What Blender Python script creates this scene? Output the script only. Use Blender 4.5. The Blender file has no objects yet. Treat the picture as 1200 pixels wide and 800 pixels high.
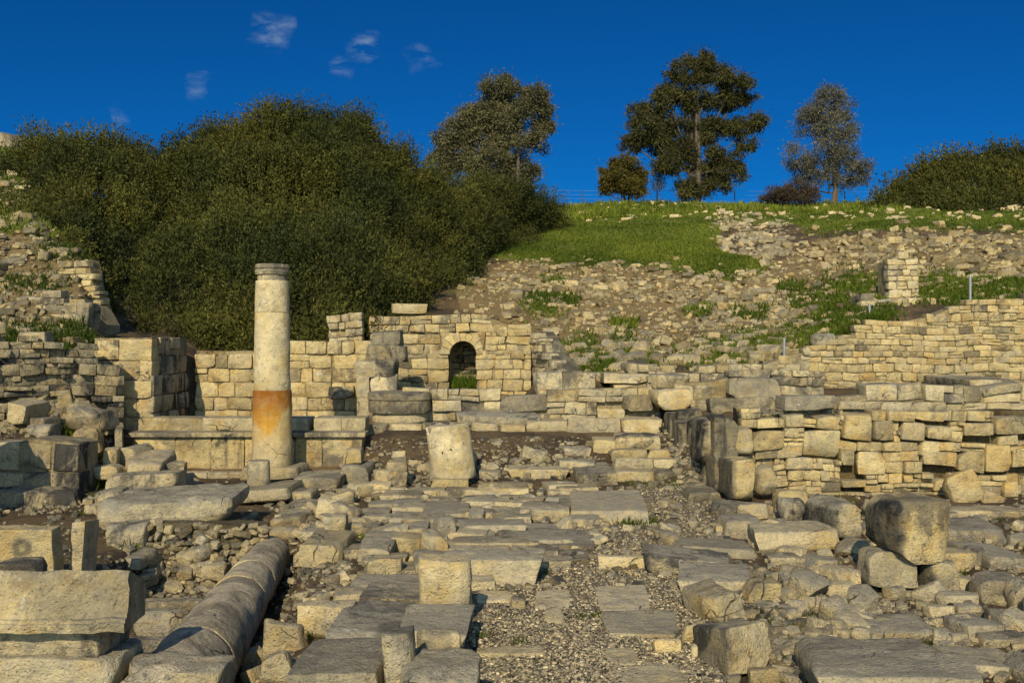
import bpy, math, random
import numpy as np

# ------------------------------------------------------------------ camera, sky, sun, exposure
SC = bpy.context.scene
COL = SC.collection
F = 1200 * 35 / 36.0            # focal length in photo pixels
CZ = 2.2                        # eye height
cam_d = bpy.data.cameras.new('camera'); cam_d.lens = 35; cam_d.sensor_width = 36
cam_d.clip_start = .1; cam_d.clip_end = 2000
cam = bpy.data.objects.new('camera', cam_d); COL.objects.link(cam)
cam.location = (0, 0, CZ); cam.rotation_euler = (math.radians(90), 0, 0)
SC.camera = cam

SUN_EL, SUN_AZ = 34.0, 10.0     # behind the camera, a little to the left
wd = bpy.data.worlds.new('World'); SC.world = wd; wd.use_nodes = True
wn = wd.node_tree.nodes; wl = wd.node_tree.links
wn.clear()
w_out = wn.new('ShaderNodeOutputWorld'); w_bg = wn.new('ShaderNodeBackground')
sky = wn.new('ShaderNodeTexSky'); sky.sky_type = 'NISHITA'; sky.sun_disc = False
sky.sun_elevation = math.radians(SUN_EL); sky.sun_rotation = math.radians(180 + SUN_AZ)
sky.altitude = 600; sky.air_density = .8; sky.dust_density = 0.0; sky.ozone_density = 5.0
w_bg.inputs['Strength'].default_value = .10
grade = wn.new('ShaderNodeMix'); grade.data_type = 'RGBA'; grade.blend_type = 'MULTIPLY'
grade.inputs[0].default_value = 1
wl.new(sky.outputs[0], grade.inputs[6])
tc = wn.new('ShaderNodeTexCoord')
# deep blue away from the sun, whiter round the sun
sdir = wn.new('ShaderNodeVectorMath'); sdir.operation = 'DOT_PRODUCT'; wl.new(tc.outputs['Generated'], sdir.inputs[0])
sdir.inputs[1].default_value = (-math.sin(math.radians(SUN_AZ)) * math.cos(math.radians(SUN_EL)), -math.cos(math.radians(SUN_AZ)) * math.cos(math.radians(SUN_EL)), math.sin(math.radians(SUN_EL)))
near = wn.new('ShaderNodeMapRange'); near.interpolation_type = 'SMOOTHSTEP'; wl.new(sdir.outputs['Value'], near.inputs[0]); near.inputs[1].default_value = .0; near.inputs[2].default_value = .8
gcol = wn.new('ShaderNodeMix'); gcol.data_type = 'RGBA'; wl.new(near.outputs[0], gcol.inputs[0]); gcol.inputs[6].default_value = (.018, .325, .61, 1); gcol.inputs[7].default_value = (3.0, 2.65, 2.1, 1)
wl.new(gcol.outputs[2], grade.inputs[7])
def wmath(op, a, b=None, clamp=False):
    n = wn.new('ShaderNodeMath'); n.operation = op; n.use_clamp = clamp
    for i, v in enumerate((a, b)):
        if v is None: continue
        if isinstance(v, (int, float)): n.inputs[i].default_value = v
        else: wl.new(v, n.inputs[i])
    return n.outputs[0]
cn = wn.new('ShaderNodeTexNoise'); cn.inputs['Scale'].default_value = 60; cn.inputs['Detail'].default_value = 6
cn.inputs['Roughness'].default_value = .62; cn.inputs['Distortion'].default_value = .2
cst = wn.new('ShaderNodeMapping'); cst.inputs['Rotation'].default_value = (0, .6, 0); cst.inputs['Scale'].default_value = (.55, 1, 1.5); wl.new(tc.outputs['Generated'], cst.inputs['Vector']); wl.new(cst.outputs[0], cn.inputs['Vector'])
wv = wn.new('ShaderNodeTexNoise'); wv.inputs['Scale'].default_value = 34; wv.inputs['Detail'].default_value = 5; wl.new(tc.outputs['Generated'], wv.inputs['Vector'])
wsub = wn.new('ShaderNodeVectorMath'); wsub.operation = 'SUBTRACT'; wl.new(wv.outputs['Color'], wsub.inputs[0]); wsub.inputs[1].default_value = (.5, .5, .5)
warped = wn.new('ShaderNodeVectorMath'); warped.operation = 'MULTIPLY_ADD'; wl.new(wsub.outputs[0], warped.inputs[0]); warped.inputs[1].default_value = (.05, .05, .035); wl.new(tc.outputs['Generated'], warped.inputs[2])
cloud = None                    # small wisps: a soft spot round a direction, torn by noise
for px, py, r, s in ((316, 36, .021, 1.1), (430, 56, .018, .9), (406, 78, .013, .9), (491, 70, .017, .75), (234, 101, .015, .7), (138, 134, .011, .5)):
    d = np.array([(px - 600) / F, 1, (400 - py) / F]); d /= np.linalg.norm(d)
    dn = wn.new('ShaderNodeVectorMath'); dn.operation = 'DISTANCE'
    wl.new(warped.outputs[0], dn.inputs[0]); dn.inputs[1].default_value = tuple(d)
    sp = wmath('SUBTRACT', 1.0, wmath('DIVIDE', dn.outputs['Value'], r), True)
    v = wmath('MULTIPLY', wmath('POWER', sp, 1.1), s)
    cloud = v if cloud is None else wmath('MAXIMUM', cloud, v)
torn = wmath('MULTIPLY', wmath('SUBTRACT', cn.outputs['Fac'], .42, True), 3.6, True)
cloud = wmath('MULTIPLY', wmath('MULTIPLY', cloud, torn), .62, True)
cm = wn.new('ShaderNodeMix'); cm.data_type = 'RGBA'
wl.new(cloud, cm.inputs[0]); wl.new(grade.outputs[2], cm.inputs[6]); cm.inputs[7].default_value = (3.6, 4.6, 5.4, 1)
wl.new(cm.outputs[2], w_bg.inputs['Color']); wl.new(w_bg.outputs[0], w_out.inputs['Surface'])

sun_d = bpy.data.lights.new('sun', 'SUN'); sun_d.energy = 4.7; sun_d.angle = math.radians(.5); sun_d.color = (1, .88, .65)
sun = bpy.data.objects.new('sun', sun_d); COL.objects.link(sun)
sun.rotation_euler = (math.radians(90 - SUN_EL), 0, math.radians(-SUN_AZ)); sun.location = (-6, -20, 30)
SC.view_settings.view_transform = 'Standard'; SC.view_settings.look = 'None'
SC.view_settings.exposure = 0.08; SC.view_settings.gamma = 1.0; SC.view_settings.use_curve_mapping = False
SC.cycles.max_bounces = 6; SC.cycles.diffuse_bounces = 4; SC.cycles.glossy_bounces = 1
SC.cycles.transparent_max_bounces = 4; SC.cycles.caustics_reflective = False; SC.cycles.caustics_refractive = False

# ------------------------------------------------------------------ noise
def _hash(ix, iy, iz, seed):
    h = (ix.astype(np.uint32) * np.uint32(374761393) + iy.astype(np.uint32) * np.uint32(668265263)
         + iz.astype(np.uint32) * np.uint32(2147483647 - 58) + np.uint32((seed * 974634777) & 0xffffffff))
    h = (h ^ (h >> np.uint32(13))) * np.uint32(1274126177)
    h = (h ^ (h >> np.uint32(15))) * np.uint32(2246822519)
    return ((h ^ (h >> np.uint32(16))) & np.uint32(0xffffff)).astype(np.float64) / 8388607.5 - 1
def vnoise(P, seed=0):
    P = np.asarray(P, float); fl = np.floor(P); I = fl.astype(np.int64); f = P - fl; f = f * f * (3 - 2 * f)
    out = 0
    for dx in (0, 1):
        wx = f[:, 0] if dx else 1 - f[:, 0]
        for dy in (0, 1):
            wy = f[:, 1] if dy else 1 - f[:, 1]
            for dz in (0, 1):
                wz = f[:, 2] if dz else 1 - f[:, 2]
                out = out + wx * wy * wz * _hash(I[:, 0] + dx, I[:, 1] + dy, I[:, 2] + dz, seed)
    return out
def fbm(P, octaves=3, seed=0):
    s, a = 0, 1.0
    for o in range(octaves):
        s = s + a * vnoise(P * 2 ** o, seed + o * 17); a *= .5
    return s
def fbm2(X, Y, sc, octaves=3, seed=0):
    return fbm(np.stack([X * sc, Y * sc, np.zeros_like(X) + .37], 1), octaves, seed)
def sstep(e0, e1, x):
    t = np.clip((x - e0) / (e1 - e0), 0, 1); return t * t * (3 - 2 * t)

# ------------------------------------------------------------------ terrain height
_far = [(56, 9.9), (60, 10.0), (80, 9.6), (140, 8.0), (600, 0)]
ST = [
 (-700, [(13, 0), (14, .4), (16, 1.2), (18, 2.4), (21, 4.4), (26, 6), (35, 9), (60, 13), (80, 17), (140, 18), (600, 0)]),
 (-60,  [(13, 0), (13.9, .12), (14.1, .85), (15.8, .9), (16.6, 1.7), (18, 3.0), (20.5, 4.5), (26, 5.8), (35, 9), (60, 13), (72, 15.5), (80, 15.6), (140, 10), (600, 0)]),
 (40,   [(13, 0), (13.9, .12), (14.1, .85), (15.8, .9), (16.4, 1.7), (18, 2.8), (20.5, 4.4), (26, 5.6), (35, 8.8), (60, 12.5), (72, 14), (80, 13.6), (140, 9), (600, 0)]),
 (95,   [(13, 0), (14.2, .15), (15, .6), (16, .85), (16.8, 1.8), (18, 2.6), (20, 3.9), (26, 4.8), (35, 7.5), (60, 11), (80, 10), (600, 0)]),
 (125,  [(13, 0), (14.5, .12), (16.2, .4), (17, .75), (17.4, 2.0), (20, 2.6), (26, 3.9), (35, 6.5), (60, 10.3), (80, 9.8), (600, 0)]),
 (174,  [(13, 0), (16, .05), (16.4, .55), (17.05, .62), (17.5, 1.9), (20, 2.2), (26, 3.4), (35, 6)] + _far),
 (200,  [(13, 0), (16, .02), (16.4, .55), (17.75, .62), (18.0, 1.9), (20, 2.2), (26, 3.3), (35, 5.8)] + _far),
 (226,  [(13, 0), (16, .02), (16.4, .55), (18.62, .62), (18.8, 1.8), (20, 2.0), (26, 3.2), (35, 5.6)] + _far),
 (240,  [(13, 0), (16, .02), (16.4, .55), (18.95, .62), (19.2, 1.7), (22, 2.1), (26, 3.1), (35, 5.5)] + _far),
 (420,  [(13, 0), (16, .05), (16.4, .55), (18.9, .62), (19.2, 1.6), (22, 2.0), (26, 3.1), (35, 5.3)] + _far),
 (450,  [(13, 0), (14.2, .05), (15.1, .14), (16.6, .62), (17.3, .68), (17.95, .72), (18.3, 1.0), (20.3, 1.02), (21.6, 1.1), (21.8, 2.3), (24, 2.6), (35, 5.2)] + _far),
 (612,  [(13, 0), (14.2, .06), (15.1, .15), (16.6, .62), (17.3, .68), (17.95, .72), (18.3, 1.0), (20.3, 1.05), (21.6, 1.15), (21.8, 2.0), (25, 2.6), (34, 4.85), (37, 5.7)] + _far),
 (640,  [(13, 0), (14.2, .06), (15.1, .15), (16.6, .62), (17.3, .68), (17.95, .72), (18.3, 1.15), (19.5, 1.45), (22, 1.75), (25, 2.3), (34, 4.8), (37, 5.7)] + _far),
 (770,  [(13, 0), (14.2, .06), (15.3, .12), (16.8, .5), (17.4, .7), (17.95, .74), (18.3, 1.15), (19.5, 1.5), (22, 1.8), (25, 2.4), (34, 4.8), (37, 5.7)] + _far),
 (850,  [(13, 0), (14.3, .02), (14.6, .1), (15.2, .9), (16, 1.0), (18, 1.1), (19.5, 1.45), (22, 1.9), (25, 2.5), (34, 4.9), (37, 5.8)] + _far),
 (945,  [(13, -.02), (14.5, 0), (15, 1.05), (18, 1.15), (19.8, 1.22), (20.28, 1.3), (20.5, 1.95), (21, 2.2), (25, 2.9), (33, 5.0), (36, 5.9)] + _far),
 (1010, [(13, -.03), (14.5, 0), (15, 1.1), (19.8, 1.22), (20.28, 1.24), (20.6, 2.6), (24, 3.4), (34, 5.7), (36, 6.3)] + _far),
 (1200, [(13, -.03), (14.5, 0), (15, 1.15), (19.8, 1.24), (20.28, 1.26), (20.6, 3.0), (24, 3.8), (34, 5.9), (36, 6.4)] + _far),
 (1900, [(13, 0), (14.5, 0), (15, 1.15), (19.8, 1.3), (20.2, 1.5), (20.5, 3.1), (24, 3.8), (34, 5.9), (36, 6.4)] + _far)]
ST_P = np.array([s[0] for s in ST], float)
def smooth_ground(X, Y):
    X = np.asarray(X, float); Y = np.asarray(Y, float)
    P = 600 + F * X / np.maximum(Y, 5)
    Z = np.stack([np.interp(Y, [q[0] for q in s[1]], [q[1] for q in s[1]]) for s in ST])
    i = np.clip(np.searchsorted(ST_P, P) - 1, 0, len(ST) - 2)
    t = np.clip((P - ST_P[i]) / (ST_P[i + 1] - ST_P[i]), 0, 1)
    k = np.arange(len(X)); z = Z[i, k] * (1 - t) + Z[i + 1, k] * t
    xr = -1.72 - .13 * (Y - 7)                       # the sunken trench where the fallen shaft lies
    xl = np.where(Y < 9.6, -3.9, np.where(Y < 10.9, -3.95, -3.2 + 0 * Y))
    pit = sstep(xl - .12, xl + .18, X) * (1 - sstep(xr - .35, xr + .25, X)) * sstep(5.6, 6.4, Y) * (1 - sstep(10.75, 11.0, Y))
    tail = sstep(-3.3, -3.0, X) * (1 - sstep(xr - .4, xr + .1, X)) * sstep(10.6, 10.8, Y) * (1 - sstep(11.6, 12.6, Y))
    z = z - .46 * np.maximum(pit, tail)
    z = np.where((X > -6.16) & (X < -2.8) & (Y > 15) & (Y < 18.96), np.minimum(z, .64), z)      # the paved room behind the podium
    rt = sstep(2.2, 3.0, X) * (1 - sstep(5.0, 6.5, X)) * sstep(4, 6, Y) * (1 - sstep(8.5, 10.5, Y))
    return z - .07 * rt
def ground(X, Y):
    X = np.atleast_1d(np.asarray(X, float)); Y = np.atleast_1d(np.asarray(Y, float))
    z = smooth_ground(X, Y)
    hill = sstep(20, 26, Y)
    return z + .018 * fbm2(X, Y, 1.7, 3, 5) + hill * (.16 * fbm2(X, Y, .45, 4, 9))
def gz(x, y): return float(ground([x], [y])[0])
_YS = np.concatenate([np.linspace(4.2, 24, 500), np.linspace(24.1, 75, 260)])
_TP = np.arange(-600, 1802, 4.0)
_TAB = smooth_ground(((_TP[:, None] - 600) / F * _YS[None]).ravel(), np.broadcast_to(_YS, (len(_TP), len(_YS))).ravel()).reshape(len(_TP), -1)
def hits(px, py):
    px = np.asarray(px, float); py = np.asarray(py, float); out = np.zeros((len(px), 3)); ok = np.zeros(len(px), bool)
    for a in range(0, len(px), 2000):
        p, q = px[a:a + 2000], py[a:a + 2000]
        zr = CZ - (q[:, None] - 400) / F * _YS[None]
        fi = np.clip((p + 600) / 4, 0, len(_TP) - 1.001); i0 = fi.astype(int); fr = (fi - i0)[:, None]; g = _TAB[i0] * (1 - fr) + _TAB[i0 + 1] * fr
        d = zr - g; below = d <= 0
        i = np.argmax(below, 1); has = below.any(1) & (i > 0)
        i = np.maximum(i, 1); r = np.arange(len(p))
        t = d[r, i - 1] / np.maximum(d[r, i - 1] - d[r, i], 1e-9)
        y = _YS[i - 1] + (_YS[i] - _YS[i - 1]) * t
        out[a:a + 2000] = np.stack([(p - 600) / F * y, y, CZ - (q - 400) / F * y], 1); ok[a:a + 2000] = has
    return out, ok
def at(px, py, Y): return np.array([(px - 600) / F * Y, Y, CZ - (py - 400) / F * Y])

# ------------------------------------------------------------------ mesh helpers
def make_mesh(name, V, faces, mat, tint=None, sharp=None, flat=False):
    V = np.asarray(V, np.float32); me = bpy.data.meshes.new(name)
    faces = [np.asarray(f, np.int32) for f in (faces if isinstance(faces, list) else [faces]) if len(f)]
    me.vertices.add(len(V)); me.vertices.foreach_set('co', V.ravel())
    nl = sum(f.size for f in faces); npoly = sum(len(f) for f in faces)
    me.loops.add(nl); me.polygons.add(npoly)
    me.loops.foreach_set('vertex_index', np.concatenate([f.ravel() for f in faces]))
    st, o = [], 0
    for f in faces:
        st.append(o + np.arange(len(f)) * f.shape[1]); o += f.size
    me.polygons.foreach_set('loop_start', np.concatenate(st).astype(np.int32))
    me.update(calc_edges=True)
    if flat: me.shade_flat()
    else:
        me.shade_smooth()
        if sharp: me.set_sharp_from_angle(angle=math.radians(sharp))
    if tint is not None:
        t = np.asarray(tint, np.float32)
        if t.ndim == 1: t = np.broadcast_to(t, (len(V), len(t)))
        if t.shape[1] == 3: t = np.concatenate([t, np.ones((len(t), 1), np.float32)], 1)
        at_ = me.attributes.new('tint', 'FLOAT_COLOR', 'POINT'); at_.data.foreach_set('color', np.ascontiguousarray(t).ravel())
    me.materials.append(mat)
    return me
def obj(name, me, parent=None, loc=None):
    o = bpy.data.objects.new(name, me); COL.objects.link(o)
    if loc is not None: o.location = loc
    if parent is not None: o.parent = parent
    return o
def tag(o, label=None, cat=None, group=None, kind=None):
    if label and not kind: kind = 'thing'
    if label: o['label'] = label
    if cat: o['category'] = cat
    if group: o['group'] = group
    if kind: o['kind'] = kind
    return o
def thing(name, label, cat, loc, group=None):
    return tag(obj(name, None, None, loc), label, cat, group)

_topo = {}
def box_topo(nx, ny, nz):
    k = (nx, ny, nz)
    if k in _topo: return _topo[k]
    ii, jj, kk = np.meshgrid(np.arange(nx + 1), np.arange(ny + 1), np.arange(nz + 1), indexing='ij')
    m = (ii == 0) | (ii == nx) | (jj == 0) | (jj == ny) | (kk == 0) | (kk == nz)
    idx = -np.ones(m.shape, int); idx[m] = np.arange(m.sum()); fs = []
    def quad(a, flip):
        q = np.stack([a[:-1, :-1], a[1:, :-1], a[1:, 1:], a[:-1, 1:]], -1).reshape(-1, 4)
        fs.append(q[:, ::-1] if flip else q)
    quad(idx[:, :, nz], False); quad(idx[:, :, 0], True)
    quad(idx[nx], False); quad(idx[0], True)
    quad(idx[:, ny], True); quad(idx[:, 0], False)
    _topo[k] = (ii[m], jj[m], kk[m], np.concatenate(fs)); return _topo[k]
def stone(w, d, h, seed, rough=.5, rnd=.14, seg=.09, chips=4, maxn=16, minn=1, fine=True):
    """one worked or broken block, base at z = 0, centred in plan"""
    R = np.random.RandomState(seed % (2 ** 31)); a = np.array([w, d, h]) / 2; m = a.min(); r = max(m * rnd, 1e-4)
    n = [int(np.clip(round(2 * q / seg), minn, maxn)) for q in a]
    I, J, K, fc = box_topo(n[0] + 2, n[1] + 2, n[2] + 2)
    lines = [np.concatenate([[-q], np.linspace(-q + r, q - r, k + 1), [q]]) for q, k in zip(a, n)]
    P = np.stack([lines[0][I], lines[1][J], lines[2][K]], 1)
    q = np.clip(P, -(a - r), a - r); dv = P - q; L = np.linalg.norm(dv, axis=1, keepdims=True)
    P = q + dv / np.maximum(L, 1e-9) * np.minimum(L, r)
    u = P / a
    t = R.uniform(-1, 1, 9) * .09 * rough                     # not quite square
    P = P * np.stack([1 + t[0] * u[:, 2] + t[1] * u[:, 1], 1 + t[2] * u[:, 2] + t[3] * u[:, 0], 1 + t[4] * u[:, 0] + t[5] * u[:, 1]], 1)
    for c in range(chips):                                    # struck-off corners and arrises
        s = R.choice([-1, 1], 3).astype(float)
        if R.rand() < .6: s[R.randint(3)] *= R.uniform(0, .25)
        nv = s * R.uniform(.35, 1, 3); nv /= np.linalg.norm(nv)
        sup = (np.abs(nv) * a).sum(); off = sup - m * R.uniform(.18, .9) * (.25 + rough * .6)
        e = P @ nv - off; e = np.where(e > 0, e, 0); P = P - nv * (e * R.uniform(.75, 1))[:, None]
    nd = u ** 3; nd /= np.maximum(np.linalg.norm(nd, axis=1, keepdims=True), 1e-9)
    o = R.uniform(-50, 50, 3); ms = (m * a.mean()) ** .5
    P = P + nd * (fbm(P / (ms * 1.1) + o, 2, 3) * m * .095 * rough)[:, None]
    if fine: P = P + nd * (fbm(P / max(.12, ms * .25) + o, 2, 4) * min(.012, m * .07) * (.4 + rough))[:, None]
    P[:, 2] -= P[:, 2].min()
    return P, fc
def rotz(P, a):
    c, s = math.cos(a), math.sin(a); return np.stack([P[:, 0] * c - P[:, 1] * s, P[:, 0] * s + P[:, 1] * c, P[:, 2]], 1)
class Bag:
    """collects pieces that belong to ONE thing"""
    def __init__(s): s.V, s.F, s.T, s.n = [], {}, [], 0
    def add(s, V, fc, tint=(1, .3, .2, 1)):
        fc = np.asarray(fc); s.V.append(V); s.F.setdefault(fc.shape[1], []).append(fc + s.n); s.n += len(V)
        t = np.asarray(tint, float); s.T.append(np.broadcast_to(t, (len(V), 4)) if t.ndim == 1 else t)
    def mesh(s, name, mat, **k):
        return make_mesh(name, np.concatenate(s.V), [np.concatenate(f) for f in s.F.values()], mat, np.concatenate(s.T), **k)
RS = np.random.RandomState(11)
def rtint(g=.3, dk=.2, v=1.0, sv=.14, R=None):
    R = R or RS
    return (v * (1 + R.uniform(-sv, sv)), float(np.clip(g + R.uniform(-.3, .34), 0, 1)), float(np.clip(dk + R.uniform(-.2, .35), 0, 1)), R.rand())
def tube(pts, rad, n=7):
    pts = np.asarray(pts, float); V = []
    for i, p in enumerate(pts):
        t = pts[min(i + 1, len(pts) - 1)] - pts[max(i - 1, 0)]; t = t / max(np.linalg.norm(t), 1e-9)
        u = np.cross(t, [0.31, .2, .93] if abs(t[2]) < .9 else [1, 0, 0]); u /= np.linalg.norm(u); v = np.cross(t, u)
        an = np.arange(n) * 2 * math.pi / n
        V.append(p + rad[i] * (np.cos(an)[:, None] * u + np.sin(an)[:, None] * v))
    V = np.concatenate(V); Fq = []
    for i in range(len(pts) - 1):
        for k in range(n):
            Fq.append((i * n + k, i * n + (k + 1) % n, (i + 1) * n + (k + 1) % n, (i + 1) * n + k))
    return V, np.array(Fq)

# ------------------------------------------------------------------ materials
class M:
    def __init__(s, name):
        s.m = bpy.data.materials.new(name); s.m.use_nodes = True; s.N = s.m.node_tree.nodes; s.L = s.m.node_tree.links
        s.b = s.N['Principled BSDF']; s.b.inputs['Specular IOR Level'].default_value = .2
    def n(s, t, **k):
        nd = s.N.new(t)
        for a, v in k.items(): setattr(nd, a, v)
        return nd
    def put(s, sock, v):
        if isinstance(v, (int, float, tuple)): sock.default_value = v
        else: s.L.new(v, sock)
    def math(s, op, a, b=0.0, clamp=False):
        nd = s.n('ShaderNodeMath', operation=op, use_clamp=clamp); s.put(nd.inputs[0], a); s.put(nd.inputs[1], b); return nd.outputs[0]
    def mix(s, f, a, b, blend='MIX'):
        nd = s.n('ShaderNodeMix', data_type='RGBA', blend_type=blend); s.put(nd.inputs[0], f); s.put(nd.inputs[6], a); s.put(nd.inputs[7], b); return nd.outputs[2]
    def noise(s, scale, detail=4, rough=.6, vec=None, dist=0.0):
        nd = s.n('ShaderNodeTexNoise'); nd.inputs['Scale'].default_value = scale; nd.inputs['Detail'].default_value = detail
        nd.inputs['Roughness'].default_value = rough; nd.inputs['Distortion'].default_value = dist
        if vec is not None: s.L.new(vec, nd.inputs['Vector'])
        return nd.outputs['Fac']
    def ramp(s, f, lo, hi):
        nd = s.n('ShaderNodeMapRange'); nd.interpolation_type = 'SMOOTHSTEP'; s.put(nd.inputs[0], f); nd.inputs[1].default_value = lo; nd.inputs[2].default_value = hi; return nd.outputs[0]
    def scale(s, vec, v):
        nd = s.n('ShaderNodeVectorMath', operation='MULTIPLY'); s.L.new(vec, nd.inputs[0]); nd.inputs[1].default_value = v; return nd.outputs[0]
    def bump(s, h, strength, dist):
        nd = s.n('ShaderNodeBump'); nd.inputs['Strength'].default_value = strength; nd.inputs['Distance'].default_value = dist
        s.L.new(h, nd.inputs['Height']); s.L.new(nd.outputs[0], s.b.inputs['Normal'])
def limestone(name, cream=(.56, .45, .245, 1), ochre=(.50, .34, .115, 1), grey=(.28, .245, .175, 1), dark=(.055, .052, .048, 1), up=.5, bump=1.0, stain=None):
    m = M(name); geo = m.n('ShaderNodeNewGeometry'); pos = geo.outputs['Position']
    at_ = m.n('ShaderNodeAttribute', attribute_name='tint'); sp = m.n('ShaderNodeSeparateColor'); m.L.new(at_.outputs['Color'], sp.inputs[0])
    val, gr, dk = sp.outputs[0], sp.outputs[1], sp.outputs[2]
    off = m.n('ShaderNodeVectorMath', operation='MULTIPLY_ADD'); m.L.new(at_.outputs['Alpha'], off.inputs[0]); off.inputs[1].default_value = (37, 53, 29); m.L.new(pos, off.inputs[2])
    p = off.outputs[0]
    n1 = m.noise(2.6, 5, .6, p); n2 = m.noise(9, 6, .68, p); n3 = m.noise(55, 4, .7, p); n4 = m.noise(1.4, 6, .7, p, .5)
    sx = m.n('ShaderNodeSeparateXYZ'); m.L.new(geo.outputs['Normal'], sx.inputs[0])
    upf = m.ramp(sx.outputs[2], .25, .85)
    c = m.mix(m.ramp(n1, .42, .72), cream, ochre)
    pale = m.mix(m.ramp(n2, .60, .78), c, (.64, .57, .40, 1))
    gf = m.math('ADD', m.math('ADD', m.math('MULTIPLY', gr, .85), m.math('MULTIPLY', upf, up)), m.math('MULTIPLY', m.math('SUBTRACT', n2, .5), 2.2), True)
    c = m.mix(gf, pale, grey)
    st = m.noise(1, 5, .65, m.scale(p, (7, 7, .8)))
    dkf = m.math('ADD', m.math('MULTIPLY', m.ramp(st, .50, .72), .75), m.math('MULTIPLY', m.ramp(n4, .46, .60), .95), True)
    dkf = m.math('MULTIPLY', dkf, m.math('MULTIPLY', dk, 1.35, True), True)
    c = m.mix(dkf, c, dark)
    c = m.mix(m.math('MULTIPLY', m.ramp(m.noise(16, 5, .75, p), .56, .66), m.math('MULTIPLY_ADD', dk, .5)), c, (.085, .08, .07, 1))
    lich = m.ramp(m.noise(7, 5, .7, p, .3), .63, .70)
    c = m.mix(m.math('MULTIPLY', lich, .55), c, (.50, .48, .41, 1))
    cv = m.n('ShaderNodeTexVoronoi', feature='DISTANCE_TO_EDGE'); cv.inputs['Scale'].default_value = 2.3
    wp = m.n('ShaderNodeTexNoise'); wp.inputs['Scale'].default_value = 6; m.L.new(p, wp.inputs['Vector'])
    wa = m.n('ShaderNodeVectorMath', operation='MULTIPLY_ADD'); m.L.new(wp.outputs['Color'], wa.inputs[0]); wa.inputs[1].default_value = (.13, .13, .13); m.L.new(p, wa.inputs[2]); m.L.new(wa.outputs[0], cv.inputs['Vector'])
    crack = m.math('MULTIPLY', m.ramp(m.math('SUBTRACT', .016, cv.outputs['Distance']), 0, .012), m.ramp(m.noise(1.7, 3, .5, p), .57, .66))
    c = m.mix(m.math('MULTIPLY', crack, .75), c, (.05, .042, .032, 1))
    if stain:                                                  # rust-coloured stain with its own outline
        z0, z1, e = stain
        tcx = m.n('ShaderNodeTexCoord'); so = m.n('ShaderNodeSeparateXYZ'); m.L.new(tcx.outputs['Object'], so.inputs[0])
        zz = m.math('SUBTRACT', m.math('ADD', so.outputs[2], m.math('MULTIPLY', m.math('SUBTRACT', m.noise(4, 5, .6, m.scale(pos, (1, 1, .6))), .5), .5)), m.math('MULTIPLY', m.math('ABSOLUTE', m.math('SUBTRACT', so.outputs[0], .03)), -.9))
        zz = m.math('SUBTRACT', so.outputs[2], m.math('ADD', m.math('MULTIPLY', m.math('POWER', m.math('ABSOLUTE', m.math('ADD', so.outputs[0], .03)), 1.6), 2.3), m.math('MULTIPLY', m.math('SUBTRACT', m.noise(1, 6, .7, m.scale(pos, (11, 11, 3))), .5), .6)))
        f = m.ramp(zz, z0 - .02, z0 + .16)
        hue = m.mix(m.ramp(so.outputs[2], z0, z1), (.56, .31, .05, 1), (.25, .085, .010, 1))
        c = m.mix(m.math('MULTIPLY', f, m.math('ADD', .70, m.math('MULTIPLY', m.ramp(m.noise(7, 5, .7, pos), .3, .6), .3))), c, hue)
        c = m.mix(m.math('MULTIPLY', m.ramp(m.math('ADD', so.outputs[2], m.math('MULTIPLY', m.noise(4, 5, .7, pos), .5)), .25, .9), m.math('MULTIPLY', m.math('SUBTRACT', 1.0, f), .45)), c, (.56, .36, .10, 1))
        c = m.mix(m.math('MULTIPLY', m.ramp(m.noise(1, 4, .6, m.scale(pos, (9, 9, .6))), .5, .7), m.math('MULTIPLY', f, .5)), c, (.30, .10, .02, 1))
    hv = m.n('ShaderNodeHueSaturation'); m.L.new(c, hv.inputs['Color']); m.L.new(m.math('MULTIPLY', val, m.math('MULTIPLY_ADD', n3, .7)), hv.inputs['Value'])
    hv.node_tree if False else None
    ad = m.math('ADD', m.math('MULTIPLY', n3, .75), m.math('MULTIPLY', m.noise(1, 4, .7, m.scale(p, (3, 3, 11))), .28)); ad = m.math('ADD', ad, .50); m.L.new(m.math('MULTIPLY', val, ad), hv.inputs['Value'])
    m.L.new(hv.outputs[0], m.b.inputs['Base Color']); m.b.inputs['Roughness'].default_value = .93; m.b.inputs['Specular IOR Level'].default_value = .12
    vo = m.n('ShaderNodeTexVoronoi'); vo.inputs['Scale'].default_value = 28; m.L.new(p, vo.inputs['Vector'])
    pit = m.ramp(vo.outputs['Distance'], .05, .3)
    h = m.math('ADD', m.math('MULTIPLY', n2, 1.3), m.math('ADD', m.math('MULTIPLY', n3, .5), m.math('MULTIPLY', pit, .22)))
    h = m.math('ADD', h, m.math('MULTIPLY', m.noise(1, 4, .7, m.scale(p, (5, 5, 16))), .3)); h = m.math('SUBTRACT', h, m.math('MULTIPLY', crack, .9))
    m.bump(h, bump, .045)
    return m.m
STONE = limestone('limestone')
WARM = limestone('yellow_limestone', cream=(.57, .44, .205, 1), ochre=(.50, .32, .10, 1), up=.42)
STAINED = limestone('limestone_with_rust_stain', stain=(.46, 1.17, .5), cream=(.52, .41, .22, 1), bump=.5)
SHAFT = limestone('column_limestone', cream=(.64, .515, .285, 1), ochre=(.55, .40, .16, 1), bump=.55)
GREYSHAFT = limestone('grey_column_limestone', cream=(.42, .345, .225, 1), ochre=(.36, .28, .155, 1), grey=(.29, .25, .185, 1), bump=.9, up=.12)
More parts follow.
